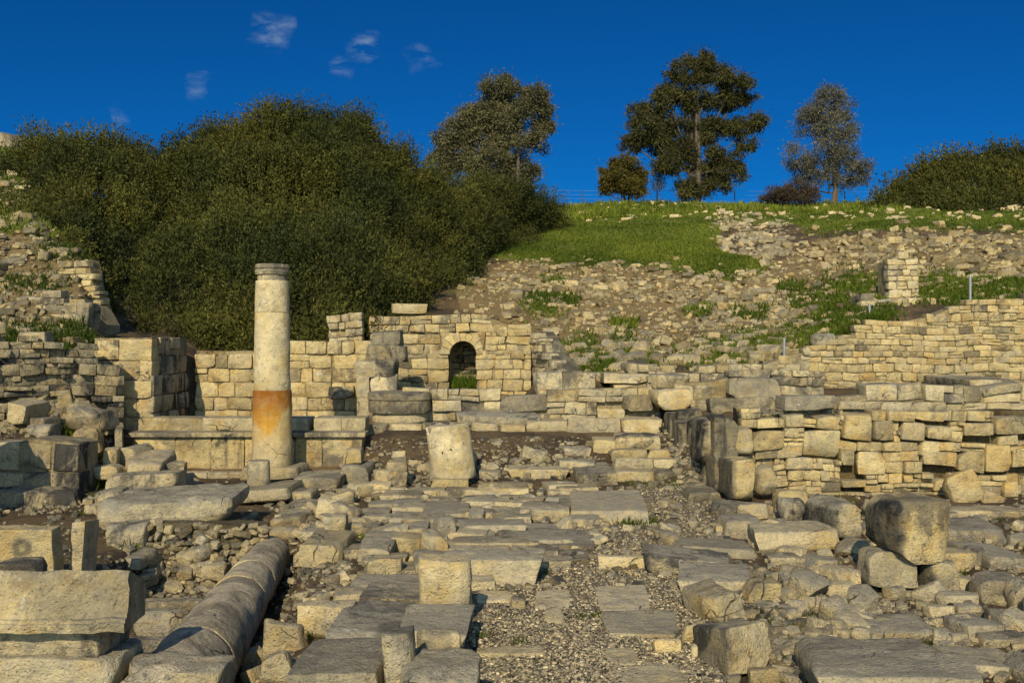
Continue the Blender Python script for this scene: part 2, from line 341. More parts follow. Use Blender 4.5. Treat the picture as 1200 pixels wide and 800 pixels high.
def ground_mat():
    m = M('soil_grass_and_gravel'); geo = m.n('ShaderNodeNewGeometry'); p = geo.outputs['Position']
    at_ = m.n('ShaderNodeAttribute', attribute_name='tint'); sp = m.n('ShaderNodeSeparateColor'); m.L.new(at_.outputs['Color'], sp.inputs[0])
    n1 = m.noise(1.2, 6, .65, p); n2 = m.noise(8, 6, .7, p); n3 = m.noise(48, 4, .75, p)
    soil = m.mix(m.ramp(n1, .4, .62), (.055, .038, .022, 1), (.125, .083, .040, 1))
    soil = m.mix(m.ramp(n2, .55, .7), soil, (.17, .125, .07, 1))
    grav = m.mix(n3, (.07, .054, .036, 1), (.20, .16, .115, 1))
    gras = m.mix(m.ramp(n2, .38, .62), (.06, .09, .008, 1), (.13, .15, .018, 1))
    gras = m.mix(m.ramp(n1, .52, .72), gras, (.15, .125, .045, 1))
    e = m.math('SUBTRACT', n2, .5)
    c = m.mix(m.ramp(m.math('ADD', sp.outputs[0], m.math('MULTIPLY', e, .7)), .4, .6), soil, grav)
    c = m.mix(m.ramp(m.math('ADD', sp.outputs[2], m.math('MULTIPLY', e, .9)), .4, .62), c, m.mix(n2, (.11, .072, .030, 1), (.27, .19, .085, 1)))
    c = m.mix(m.ramp(m.math('ADD', sp.outputs[1], m.math('MULTIPLY', e, .9)), .42, .6), c, gras)
    vo = m.n('ShaderNodeTexVoronoi'); vo.inputs['Scale'].default_value = 34; m.L.new(p, vo.inputs['Vector'])
    c = m.mix(m.math('MULTIPLY', m.ramp(vo.outputs['Color'], .78, .82), m.ramp(m.math('SUBTRACT', .3, vo.outputs['Distance']), 0, .05)), c, (.36, .30, .22, 1))
    m.L.new(c, m.b.inputs['Base Color']); m.b.inputs['Roughness'].default_value = 1
    m.bump(m.math('ADD', m.math('MULTIPLY', n2, 1.2), m.math('MULTIPLY', n3, .6)), .9, .05)
    return m.m
GROUND = ground_mat()
def leaf_mat(name, a, b, bright=(0, 0, 0, 1), trans=.25):
    m = M(name); at_ = m.n('ShaderNodeAttribute', attribute_name='tint'); sp = m.n('ShaderNodeSeparateColor'); m.L.new(at_.outputs['Color'], sp.inputs[0])
    c = m.mix(sp.outputs[1], a, b)
    hv = m.n('ShaderNodeHueSaturation'); m.L.new(c, hv.inputs['Color']); m.L.new(sp.outputs[0], hv.inputs['Value'])
    m.L.new(hv.outputs[0], m.b.inputs['Base Color']); m.b.inputs['Roughness'].default_value = .75
    tr = m.n('ShaderNodeBsdfTranslucent'); m.L.new(hv.outputs[0], tr.inputs['Color'])
    mx = m.n('ShaderNodeMixShader'); mx.inputs[0].default_value = trans
    m.L.new(m.b.outputs[0], mx.inputs[1]); m.L.new(tr.outputs[0], mx.inputs[2]); m.L.new(mx.outputs[0], m.N['Material Output'].inputs['Surface'])
    return m.m
THICKET = leaf_mat('thicket_leaves', (.030, .040, .008, 1), (.115, .105, .017, 1))
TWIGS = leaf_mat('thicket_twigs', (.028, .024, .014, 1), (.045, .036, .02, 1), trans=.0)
DARKLEAF = leaf_mat('dark_tree_leaves', (.033, .036, .012, 1), (.095, .085, .022, 1))
OLIVELEAF = leaf_mat('olive_grey_leaves', (.08, .078, .036, 1), (.165, .145, .062, 1))
GREYLEAF = leaf_mat('grey_sparse_leaves', (.085, .082, .052, 1), (.155, .14, .085, 1))
GOLDLEAF = leaf_mat('yellow_green_leaves', (.065, .055, .01, 1), (.14, .11, .018, 1))
PURPLELEAF = leaf_mat('brownish_shrub_leaves', (.06, .04, .025, 1), (.085, .065, .035, 1))
GRASS = leaf_mat('grass_blades', (.055, .095, .005, 1), (.15, .165, .016, 1), trans=.3)
def bark_mat():
    m = M('bark'); geo = m.n('ShaderNodeNewGeometry'); n = m.noise(1, 5, .7, m.scale(geo.outputs['Position'], (9, 9, 2)))
    m.L.new(m.mix(n, (.045, .035, .026, 1), (.17, .13, .095, 1)), m.b.inputs['Base Color']); m.b.inputs['Roughness'].default_value = .95; m.bump(n, .7, .05); return m.m
BARK = bark_mat()
def metal_mat(name, c):
    m = M(name); geo = m.n('ShaderNodeNewGeometry'); n = m.noise(14, 4, .6, geo.outputs['Position'])
    m.L.new(m.mix(n, c, tuple(q * .6 for q in c[:3]) + (1,)), m.b.inputs['Base Color']); m.b.inputs['Metallic'].default_value = .4; m.b.inputs['Roughness'].default_value = .55; return m.m
HOLE = M('painted_hole_shade'); HOLE.b.inputs['Base Color'].default_value = (.018, .014, .010, 1); HOLE.b.inputs['Roughness'].default_value = 1; HOLE = HOLE.m  # flat dark tone that paints the shade inside a hole
STEEL = metal_mat('galvanised_steel', (.34, .35, .35, 1)); RUST = metal_mat('weathered_fence_steel', (.10, .085, .075, 1))

# ------------------------------------------------------------------ terrain sheet
def poly_mask(px, py, pts, soft=8):
    pts = np.asarray(pts, float); inside = np.zeros(len(px), bool); dist = np.full(len(px), 1e9); j = len(pts) - 1
    for i in range(len(pts)):
        xi, yi = pts[i]; xj, yj = pts[j]
        c = ((yi > py) != (yj > py)) & (px < (xj - xi) * (py - yi) / (yj - yi + 1e-12) + xi); inside ^= c
        t = np.clip(((px - xi) * (xj - xi) + (py - yi) * (yj - yi)) / ((xj - xi) ** 2 + (yj - yi) ** 2 + 1e-9), 0, 1)
        dist = np.minimum(dist, np.hypot(px - xi - t * (xj - xi), py - yi - t * (yj - yi))); j = i
    return np.clip(np.where(inside, .5 + dist / soft, .5 - dist / soft), 0, 1)
# plan outlines of ground cover, named by where sight lines from the photo's standpoint meet the terrain
GR_ZONES = [[(610, 246), (700, 238), (840, 237), (1750, 243), (1750, 282), (1230, 272), (1120, 268), (1010, 270), (950, 270), (930, 262), (850, 262), (835, 290), (905, 312), (860, 330), (800, 318), (745, 312), (640, 308), (560, 300), (600, 280)],
            [(655, 405), (720, 398), (775, 418), (745, 437), (690, 434), (665, 422)], [(620, 350), (648, 345), (655, 365), (625, 370)],
            [(980, 318), (1030, 330), (1045, 372), (1010, 395), (950, 402), (870, 408), (855, 395), (900, 385), (945, 380), (960, 345)],
            [(1075, 330), (1140, 325), (1200, 330), (1200, 350), (1080, 352)], [(925, 350), (950, 340), (950, 365), (930, 372)],
            [(520, 445), (560, 440), (562, 463), (526, 463)], [(800, 408), (850, 400), (900, 410), (850, 428), (800, 424)]]
DRY_ZONE = [(530, 330), (600, 305), (740, 312), (860, 330), (905, 312), (960, 280), (1230, 274), (1750, 284), (1750, 345), (1080, 352), (1040, 360), (960, 395), (900, 420), (640, 432), (600, 380), (540, 362)]
GRAVEL = [(560, 800), (548, 740), (556, 690), (600, 668), (640, 640), (668, 622), (700, 585), (760, 565), (800, 566), (842, 585), (840, 630), (790, 640), (800, 690), (835, 730), (850, 800), (870, 900), (500, 900)]
def build_terrain():
    pcol = np.unique(np.concatenate([np.linspace(-1500, -60, 40), np.linspace(-60, 1260, 331), np.linspace(1260, 2700, 40)]))
    rows = np.concatenate([np.linspace(-40, 3, 14), np.arange(3.1, 13.9, .07), np.arange(13.9, 22, .05), np.arange(22, 62, .17), np.geomspace(62, 600, 40)])
    Pg, Yg = np.meshgrid(pcol, rows); X = (Pg - 600) / F * np.maximum(Yg, 5); x, y = X.ravel(), Yg.ravel()
    z = ground(x, y)
    V = np.stack([x, y, z], 1); n = len(pcol); r = len(rows)
    i = np.arange(r * n).reshape(r, n); fc = np.stack([i[:-1, :-1], i[:-1, 1:], i[1:, 1:], i[1:, :-1]], -1).reshape(-1, 4)
    px = 600 + F * x / np.maximum(y, 3); py = 400 + F * (CZ - z) / np.maximum(y, 3)
    far = (y > 20).astype(float)
    g = np.zeros(len(x))
    for k, zn in enumerate(GR_ZONES): g = np.maximum(g, poly_mask(px, py, zn, 14) * ((y > 18) if k != 6 else (y > 19)))
    g = np.maximum(g, sstep(57, 60, y)); g = np.maximum(g, .52 * sstep(23, 30, y) * (px < 560))
    dry = poly_mask(px, py, DRY_ZONE, 14) * far
    left = ((px < 130) & (y > 15.5) & (y < 30)) * .6
    gr = poly_mask(px, py, GRAVEL, 30) * (y < 16) * (y > 3)
    far_rock = (px < 70) * sstep(50, 62, y)
    g = g * (1 - far_rock * .75)
    t = np.stack([gr, g, np.maximum(np.maximum(dry, left), far_rock * .8), np.ones(len(x))], 1)
    o = obj('ground', make_mesh('ground', V, fc, GROUND, t)); tag(o, kind='structure')
build_terrain()

# ------------------------------------------------------------------ masonry
def fill(bag, X0, X1, Z0, top, hr, lr, R, big=(), split=.25, thick=.3, gap=.008, g=.25, dk=.25, v=1.0, rough=.5, out=.03, place=None, seg=.13, rag=.5, warp=1.0):
    """courses of separate stones in a wall plane (u along, w up); `place` maps (u, depth, w) to the world"""
    topf = top if callable(top) else (lambda u: top)
    def one(u0, u1, w0, w1, rg=rough, rn=None, g_=g, dk_=dk, v_=v, o_=None):
        w, h = u1 - u0 - gap, w1 - w0 - gap
        if w < .035 or h < .03: return
        P, fc = stone(w, thick, h, R.randint(1 << 30), rg, R.uniform(.05, .16) if rn is None else rn, max(seg, w / 6), 3 + (R.rand() < .5), 6, 1, fine=False)
        if warp: ra = R.normal(0, .045) * warp; P = np.stack([P[:, 0] * math.cos(ra) - P[:, 2] * math.sin(ra), P[:, 1], P[:, 0] * math.sin(ra) + P[:, 2] * math.cos(ra)], 1)
        P = P + np.array([(u0 + u1) / 2, thick / 2 - (R.uniform(-out, out) if o_ is None else o_), w0 + gap / 2])
        if warp: P[:, 2] += .06 * warp * vnoise(np.stack([P[:, 0] * 1.1, P[:, 0] * 0, P[:, 2] * .9 + .5], 1), 5); P[:, 0] += .04 * warp * vnoise(np.stack([P[:, 0] * .8, P[:, 0] * 0 + 3, P[:, 2] * 2.1], 1), 6)
        bag.add(place(P), fc, rtint(g_, dk_, v_, .16, R))
    for b in big:
        one(*b[:4], rg=.7, rn=.12, g_=b[4] if len(b) > 4 else g, dk_=b[5] if len(b) > 5 else dk, v_=b[6] if len(b) > 6 else v, o_=b[7] if len(b) > 7 else .03)
    w0 = Z0; mx = max(topf(u) for u in np.linspace(X0, X1, 30))
    while w0 < mx - .04:
        h = R.uniform(*hr); w1 = w0 + h
        iv = [(X0, X1)]
        for b in big:
            ov = min(w1, b[3]) - max(w0, b[2])
            if ov > .3 * h or ov > .06:
                nv = []
                for a, c in iv:
                    if b[1] <= a or b[0] >= c: nv.append((a, c))
                    else:
                        if b[0] - a > .04: nv.append((a, b[0]))
                        if c - b[1] > .04: nv.append((b[1], c))
                iv = nv
        for a, c in iv:
            u = a
            while u < c - .03:
                l = R.uniform(*lr); e = u + l
                if c - e < lr[0] * .6: e = c
                tu = topf((u + e) / 2)
                if w0 + h * rag <= tu:
                    hh = min(w1, max(tu, w0 + .05)) if w1 > tu + h * .5 else w1
                    q = R.rand()
                    if q < split and h > .1:
                        k = R.uniform(.35, .65); one(u, e, w0, w0 + h * k); 
                        if R.rand() < .4: mth = R.uniform(.35, .65); one(u, u + (e - u) * mth, w0 + h * k, hh); one(u + (e - u) * mth, e, w0 + h * k, hh)
                        else: one(u, e, w0 + h * k, hh)
                    else: one(u, e, w0, hh)
                u = e
        w0 = w1
def plane(P0, P1):
    P0 = np.array(P0, float); P1 = np.array(P1, float); d = P1 - P0; L = np.linalg.norm(d); d /= L; n = np.array([-d[1], d[0]])
    return L, (lambda P: np.stack([P0[0] + d[0] * P[:, 0] + n[0] * P[:, 1], P0[1] + d[1] * P[:, 0] + n[1] * P[:, 1], P[:, 2]], 1))
def core(bag, place, u0, u1, d0, d1, w0, topf, tint=(.55, .3, .5, .2), n=24):
    """the earth-and-rubble heart behind the facing stones"""
    us = np.linspace(u0, u1, n); tops = np.array([topf(u) if callable(topf) else topf for u in us])
    V = np.concatenate([np.stack([us, np.full(n, d), w], 1) for d, w in ((d0, np.full(n, w0)), (d0, tops), (d1, tops), (d1, np.full(n, w0)))])
    V = V + np.random.RandomState(5).uniform(-.01, .01, V.shape)
    Fq = []
    for a in range(3):
        for i in range(n - 1): Fq.append((a * n + i, a * n + i + 1, (a + 1) * n + i + 1, (a + 1) * n + i)[::-1])
    Fq.append((0, n, 2 * n, 3 * n)); Fq.append((n - 1, 4 * n - 1, 3 * n - 1, 2 * n - 1))
    bag.add(place(V), np.array(Fq), tint)
def wall(name, label, cat, P0, P1, z0, top, hr, lr, seed, thick=.3, deep=.45, group=None, corecol=(.68, .22, .35, .2), coredep=.025, mat=None, ends=False, parent=None, rag_top=.05, **k):
    R = np.random.RandomState(seed); L, pl = plane(P0, P1); b = Bag(); top0 = top
    top = lambda u: (top0(u) if callable(top0) else top0) + rag_top * float(vnoise(np.array([[u * 2.3, seed * 3.1, .5]]), seed)[0])
    fill(b, 0, L, z0, top, hr, lr, R, thick=thick, place=pl, **k)
    tf = top if callable(top) else (lambda u: top)
    core(b, pl, .03, L - .03, coredep + .8 * k.get('out', .03), deep, z0 - .1, lambda u: tf(u) - .06, corecol)
    o = obj(name, b.mesh(name, mat or STONE, sharp=38), parent)
    if parent is None: tag(o, label, cat, group)
    return o
def X(px, Y): return (px - 600) / F * Y
def Z(py, Y): return CZ - (py - 400) / F * Y
def topline(pts, Y):
    """ragged top given as (px, py) on a wall facing the viewer at distance Y; returns a function of u from the first point"""
    us = [X(p, Y) - X(pts[0][0], Y) for p, q in pts]; zs = [Z(q, Y) for p, q in pts]
    return lambda u: float(np.interp(u, us, zs))

# --- left room: pier, side wall, back wall
Y = 17.0
w_ = wall('ashlar_pier', 'square pier of yellow squared blocks in five courses, beside the left rubble', 'pier', (X(108, Y), Y), (X(178, Y), Y), .55, Z(392, Y), (.30, .36), (.26, .55), 3, thick=.35, deep=.9, split=.06, g=.12, dk=.3, gap=.009, rough=.5, v=1.05, seg=.1, warp=.2, rag_top=.01, mat=WARM)
b = Bag(); L, pl = plane((X(178, Y), Y + .01), (X(178, Y) + .02, 18.85)); R = np.random.RandomState(4)
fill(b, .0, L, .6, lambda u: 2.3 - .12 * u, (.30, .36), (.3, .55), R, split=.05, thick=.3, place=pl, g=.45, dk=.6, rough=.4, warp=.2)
core(b, pl, .03, L, .1, .42, .5, lambda u: 2.24 - .12 * u)
tag(obj('side_wall', b.mesh('side_wall', STONE, sharp=38)), 'shaded wall running back from the square pier to the ashlar wall behind the column', 'wall')
Y = 18.9
wall('back_wall', 'ashlar wall of small square yellow blocks behind the standing column', 'wall', (X(228, Y), Y), (X(436, Y), Y), .6, topline([(228, 407), (300, 408), (330, 404), (436, 406)], Y), (.25, .29), (.22, .5), 8, split=.06, g=.1, dk=.22, gap=.009, rough=.5, v=1.05, seg=.1, thick=.28, warp=.25, rag_top=.02, mat=WARM)
Y = 20.0
wall('rubble_wall_stub', 'small stub of rubble wall between the thicket and the arched wall', 'wall', (X(384, Y), Y), (X(424, Y), Y), 1.6, topline([(384, 372), (400, 366), (412, 364), (424, 378)], Y), (.1, .2), (.12, .35), 21, g=.25, dk=.35, out=.06)
# bench and plinth
def slab_run(root, part, spans, Y, py0, py1, depth, g, dk, seed, v=1.0, rough=.3, mat=None):
    for i, (a, c) in enumerate(spans):
        P, fc = stone(X(c, Y) - X(a, Y) - .008, depth, Z(py0, Y) - Z(py1, Y), seed + i, rough, .08, .09, 4, 20)
        bg = Bag(); bg.add(P + np.array([(X(a, Y) + X(c, Y)) / 2, Y + depth / 2, Z(py1, Y)]), fc, rtint(g, dk, v))
        obj(part, bg.mesh(part, mat or STONE, sharp=38), root)
root = thing('stone_podium', 'low podium of long dressed blocks with a ledge, behind the standing column', 'podium', (0, 0, 0))
slab_run(root, 'bench_slab', [(170, 238), (238, 305), (305, 362), (367, 400), (400, 428)], 16.45, 490, 506, .5, .25, .25, 40, 1.0, .25)
slab_run(root, 'moulding', [(150, 225), (225, 300), (300, 340), (340, 428)], 16.02, 507, 512, .45, .35, .5, 60, .95, .2)
slab_run(root, 'plinth_block', [(153, 205), (205, 247), (247, 286), (287, 300), (300, 345), (345, 378), (378, 424)], 16.1, 512, 552, .4, .08, .5, 50, 1.02, .25, WARM)
slab_run(root, 'base_course', [(190, 243), (243, 300), (300, 345), (345, 432)], 15.95, 553, 565, .5, .25, .35, 70, .95, .35)

# --- arched wall
Y = 20.5; XA, XB = X(432, Y), X(622, Y); xo0, xo1 = X(527, Y), X(558, Y); xc = (xo0 + xo1) / 2; ro = (xo1 - xo0) / 2; zsp = Z(415, Y); zb = Z(466, Y) - .05
root = thing('arched_wall', 'yellow stone wall with a small arched niche, at the foot of the rubble slope', 'wall', (0, 0, 0))
R = np.random.RandomState(31); b = Bag(); pl = lambda P: np.stack([P[:, 0], Y + P[:, 1], P[:, 2]], 1)
kw = dict(place=pl, g=.14, dk=.25, split=.22, out=.025, rough=.45, thick=.3, v=1.0)
tl = topline([(432, 366), (455, 367), (500, 369), (540, 366), (570, 368), (600, 378), (622, 384)], Y); tlf = lambda u: tl(u - XA)
fill(b, XA, xo0, zb, zsp, (.16, .27), (.2, .5), R, **kw); fill(b, xo1, XB, zb, lambda u: min(zsp, tlf(u)), (.16, .27), (.2, .5), R, **kw)
fill(b, XA, xc - .46, zsp, lambda u: min(tlf(u), zsp + .5), (.16, .24), (.2, .45), R, **kw); fill(b, xc + .46, XB, zsp, lambda u: min(tlf(u), zsp + .5), (.16, .24), (.2, .45), R, **kw)
fill(b, XA, XB, zsp + .47, tlf, (.1, .2), (.2, .5), R, **kw)
for s0, s1 in ((XA, xo0 - .1), (xo1 + .1, XB)): core(b, pl, s0, s1, .05, .9, zb - .2, lambda u: min(tlf(u) - .06, zsp + 3))
core(b, pl, xo0 - .15, xo1 + .15, .12, .9, zsp + .36, lambda u: tlf(u) - .06, n=6)
obj('masonry', b.mesh('masonry', WARM, sharp=38), root)
b = Bag(); nv = 9
for i in range(nv):                                                  # voussoirs
    a0, a1 = math.pi * i / nv + .012, math.pi * (i + 1) / nv - .012; ra, rb = ro + .005, ro + .17 + .03 * ((i * 7) % 3 - 1)
    if i in (2, 6): rb = ro + .23
    q = [(ra, a0), (rb, a0), (rb, a1), (ra, a1)]
    V = np.array([(xc + r_ * math.cos(a), Y + dd, zsp + r_ * math.sin(a)) for dd in (-.02, .5) for r_, a in q])
    b.add(V, np.array([(0, 1, 2, 3), (7, 6, 5, 4), (0, 4, 5, 1), (1, 5, 6, 2), (2, 6, 7, 3), (3, 7, 4, 0)])[:, ::-1], rtint(.12, .2, 1.05, .12, R))
for sx in (-1, 1):                                                   # spandrels
    V = []; ks = 7
    for dd in (.0, .4):
        for i in range(ks): a = i / (ks - 1) * math.pi / 2; V.append((xc + sx * (ro + .13) * math.cos(a), Y + dd, zsp + (ro + .13) * math.sin(a)))
        V.append((xc + sx * .47, Y + dd, zsp + .48))
    c = ks + 1; V = np.array(V); T = [(i, i + 1, ks) for i in range(ks - 1)]; b.add(V, np.array([t if sx < 0 else t[::-1] for t in T]), rtint(.2, .25))
obj('arch', b.mesh('arch', WARM, sharp=30), root)
b = Bag(); R = np.random.RandomState(77); pn = lambda P: np.stack([P[:, 0], Y + .78 + P[:, 1], P[:, 2]], 1)
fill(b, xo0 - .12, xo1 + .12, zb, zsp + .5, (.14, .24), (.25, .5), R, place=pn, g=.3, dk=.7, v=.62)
for px_, s in ((xo0, 1), (xo1, -1)):
    pj = (lambda P, px_=px_, s=s: np.stack([px_ - s * .03 - s * P[:, 1] * .3, Y + .3 + P[:, 0], P[:, 2]], 1))
    V = np.array([(px_, Y + .02, zb), (px_, Y + .9, zb), (px_, Y + .9, zsp + .02), (px_, Y + .02, zsp + .02)]); b.add(V, np.array([(0, 1, 2, 3)]), (.8, .3, .5, .1))
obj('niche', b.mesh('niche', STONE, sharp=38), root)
P, fc = stone(xo1 - xo0 + .1, .3, .13, 5, .4, .2, .1); b = Bag(); b.add(P + np.array([xc, Y + .62, Z(446, Y + .5)]), fc, (.8, .3, .3, .3)); obj('sill', b.mesh('sill', STONE, sharp=38), root)
# flank returning towards the viewer at its right, falling in steps
L, pl2 = plane((X(622, 20.5), 20.5), (X(662, 18.8), 18.8)); b = Bag(); R = np.random.RandomState(41)
fill(b, 0, L, 1.0, lambda u: 2.45 - .55 * u, (.1, .2), (.15, .4), R, place=lambda P: pl2(P * np.array([1, 1, 1])), g=.4, dk=.4, out=.05, thick=.3)
core(b, pl2, 0, L, .1, .5, .8, lambda u: 2.4 - .55 * u)
tag(obj('broken_wall', b.mesh('broken_wall', STONE, sharp=38)), 'broken flank wall stepping down from the right end of the arched wall', 'wall')
# terrace wall below the arch
Y = 17.9
wall('terrace_wall', 'low wall of mixed squared blocks on the platform below the arched niche', 'wall', (X(470, Y), Y), (X(775, Y), Y), .72, topline([(470, 460), (520, 461), (585, 458), (640, 462), (660, 452), (735, 450), (775, 447)], Y), (.17, .26), (.25, .6), 19, g=.28, dk=.35, split=.25, out=.05,
     big=[(X(587, Y) - X(470, Y), X(640, Y) - X(470, Y), .95, 1.26, .75, .4, .8), (X(700, Y) - X(470, Y), X(735, Y) - X(470, Y), .8, 1.0, .05, .1)])
# --- right: side wall of orthostats, lower wall, upper retaining wall
Y = 14.3; XR = X(868, Y)
def rb(a, c, t, bt, *k): return (X(a, Y) - XR, X(c, Y) - XR, Z(bt, Y), Z(t, Y)) + k
BIG = [rb(943, 985, 507, 541, .08, .1, 1.05), rb(957, 984, 488, 506, .3, .3), rb(988, 1022, 485, 516, .1, .15, 1.1), rb(1024, 1047, 492, 516, .35, .2, .75), rb(1055, 1082, 492, 515, .25, .3), rb(1006, 1036, 527, 555, .05, .12, 1.12),
       rb(988, 1003, 525, 545, .1, .1, 1.05), rb(1076, 1100, 516, 533, .1, .2, 1.05), rb(1078, 1120, 528, 545, .15, .2), rb(1121, 1154, 526, 551, .3, .3, .9), rb(1156, 1185, 518, 551, .1, .12, 1.08), rb(1187, 1215, 525, 546, .1, .15, 1.05),
       rb(1085, 1115, 497, 514, .3, .3), rb(1130, 1165, 493, 508, .25, .3), rb(1166, 1215, 487, 508, .4, .35, .95), rb(1170, 1193, 508, 519, .15, .2), rb(920, 942, 487, 503, .2, .2), rb(880, 918, 507, 530, .2, .3, 1.05, .1),
       rb(1092, 1112, 561, 576, .05, .1, 1.1), rb(988, 1016, 562, 570, .1, .1), rb(1175, 1192, 563, 594, .1, .2, 1.05, .06), rb(1196, 1215, 560, 592, .2, .2)]
tl = topline([(868, 478), (905, 483), (940, 486), (990, 484), (1060, 482), (1120, 480), (1215, 478), (1400, 482), (1620, 500)], Y)
def recess(P):                                                       # lower band of small stones set back under the big blocks
    return P
wall('rough_masonry_wall', 'long wall of large yellow blocks over small packed stones, behind the big weathered block', 'wall', (XR, Y), (X(1620, Y), Y), -.12, tl, (.10, .19), (.13, .42), 51, thick=.32, deep=.6, big=BIG, split=.3, g=.16, dk=.22, out=.05, gap=.007, v=1.02, corecol=(.26, .1, .5, .3), coredep=.13, mat=WARM)  # core tone darkened so gaps in the facing read as shaded recesses
Y = 15.1
wall('upper_block_course', 'row of squared grey-yellow blocks set back on top of the long lower wall', 'wall', (X(925, Y), Y), (X(1600, Y), Y), 1.05, topline([(925, 470), (948, 463), (990, 458), (1050, 457), (1130, 455), (1240, 454), (1420, 458), (1600, 470)], Y), (.24, .36), (.28, .62), 57, rag_top=.11, g=.35, dk=.3, split=.12, out=.05, thick=.4)
Y = 20.2
wall('retaining_wall', 'high retaining wall of small coursed yellow rubble at the right', 'wall', (X(945, Y), Y), (X(1600, Y), Y), 1.1, topline([(945, 420), (956, 402), (990, 394), (1000, 390), (1030, 378), (1058, 374), (1075, 372), (1100, 362), (1135, 353), (1175, 348), (1200, 345), (1250, 343), (1400, 340), (1600, 352)], Y), (.11, .19), (.14, .45), 61, g=.14, dk=.28, split=.16, out=.03, thick=.28, v=1.0, seg=.1, mat=WARM)
Y = 17.6
wall('ruined_cross_wall', 'ruined low wall of grey weathered blocks between the orthostats and the retaining wall', 'wall', (X(790, Y), Y), (X(965, Y), Y), .9, topline([(790, 462), (805, 446), (840, 443), (870, 436), (900, 444), (920, 432), (965, 430)], Y), (.16, .3), (.25, .65), 63, g=.45, dk=.4, split=.25, out=.07, thick=.4)
Y = 19.3
wall('low_field_wall', 'low dry wall of loose stones along the foot of the grassy rubble slope', 'wall', (X(655, Y), Y), (X(950, Y), Y), 1.1, topline([(655, 436), (690, 440), (730, 430), (770, 428), (800, 436), (850, 420), (880, 428), (920, 414), (950, 408)], Y), (.12, .22), (.15, .5), 67, g=.35, dk=.3, split=.2, out=.09, thick=.35)
# orthostat side wall, running back from the gravel path
root = thing('orthostat_wall', 'side wall of tall upright slabs with dark left faces beside the steps', 'wall', (0, 0, 0))
L, pl = plane((2.62, 17.3), (2.86, 13.9)); R = np.random.RandomState(71); u = 0; k = 0
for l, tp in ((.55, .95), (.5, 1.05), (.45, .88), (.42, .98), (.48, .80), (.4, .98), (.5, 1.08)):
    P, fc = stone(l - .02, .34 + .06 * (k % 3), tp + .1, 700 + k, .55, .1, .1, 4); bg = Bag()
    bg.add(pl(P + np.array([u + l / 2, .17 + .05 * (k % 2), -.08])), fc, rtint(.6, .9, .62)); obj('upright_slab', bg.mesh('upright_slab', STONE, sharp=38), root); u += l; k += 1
# tower-like masonry stub on the slope
Y = 22.3
wall('masonry_pillar', 'isolated square stub of pale masonry standing on the grassy slope', 'pillar', (X(1041, Y), Y), (X(1077, Y), Y), 2.7, topline([(1041, 303), (1052, 295), (1077, 300)], Y), (.1, .2), (.15, .35), 73, g=.2, dk=.2, v=1.12, thick=.3, deep=.7, split=.1)
Y = 21.9
wall('low_stone_stub', 'low broken stub of wall in front of the isolated masonry pillar', 'wall', (X(1010, Y), Y), (X(1082, Y), Y), 2.5, topline([(1010, 345), (1018, 341), (1035, 350), (1050, 346), (1082, 354)], Y), (.12, .22), (.2, .4), 74, g=.45, dk=.3, thick=.4, deep=.8, out=.06)
# --- left edge
Y = 13.6
root_o = wall('streaked_ashlar_wall', 'low two-course wall of big blocks with dark vertical streaks at the left edge', 'wall', (X(-70, Y), Y), (X(92, Y), Y), .05, topline([(-70, 512), (0, 513), (75, 513), (92, 518)], Y), (.34, .40), (.28, .6), 81, g=.5, dk=.9, split=.04, v=.85, thick=.4, deep=.7, gap=.010, warp=.4)
Y = 15.7
def tl_left(u): return float(np.interp(u, [0, 1.2, 2.2, 2.9, 3.2], [2.6, 2.25, 2.1, 1.7, 1.2])) + .12 * math.sin(u * 9)
wall('rubble_retaining_wall', 'dark rubble retaining wall of small stones left of the square pier', 'wall', (X(-60, Y), Y - .6), (X(118, Y), Y + .9), .75, tl_left, (.09, .2), (.12, .4), 83, g=.42, dk=.6, split=.3, out=.09, v=.8, thick=.35)
Y = 19.2
wall('coursed_wall_end', 'ragged end of a coursed wall beside the dark gap under the thicket', 'wall', (X(68, Y), Y), (X(122, Y), Y - .15), 1.6, topline([(68, 318), (80, 303), (104, 300), (108, 318), (114, 345), (122, 366)], Y), (.11, .16), (.2, .4), 87, g=.18, dk=.3, split=.1, out=.04, v=1.02, mat=WARM)
Y = 18.2
wall('rubble_terrace', 'rough terrace of thin stones halfway up the left slope', 'wall', (X(-40, Y), Y), (X(112, Y), Y), 2.0, topline([(-40, 350), (30, 352), (60, 345), (95, 352), (112, 380)], Y), (.08, .16), (.15, .45), 89, g=.32, dk=.4, split=.3, out=.12, v=.9, deep=1.2)
# unseen wall added past the left edge to throw shade over this corner
wall('added_shade_wall', 'unseen rubble wall added past the left edge to shade the corner', 'wall', (-9.6, 10.8), (-6.75, 11.3), 0, lambda u: 2.3 - .15 * u + .12 * math.sin(5 * u), (.15, .3), (.2, .6), 91, g=.35, dk=.4, split=.2, thick=.4, deep=.8, out=.05)
# rubble revetment of the trench, under the big grey slab
L, pl = plane((-4.25, 10.85), (-2.75, 11.05)); b = Bag(); core(b, pl, 0, L, .06, .5, -.55, lambda u: .20 - .12 * max(0, u - .8), (.35, .2, .4, .2)); REVET = (b, pl, L)

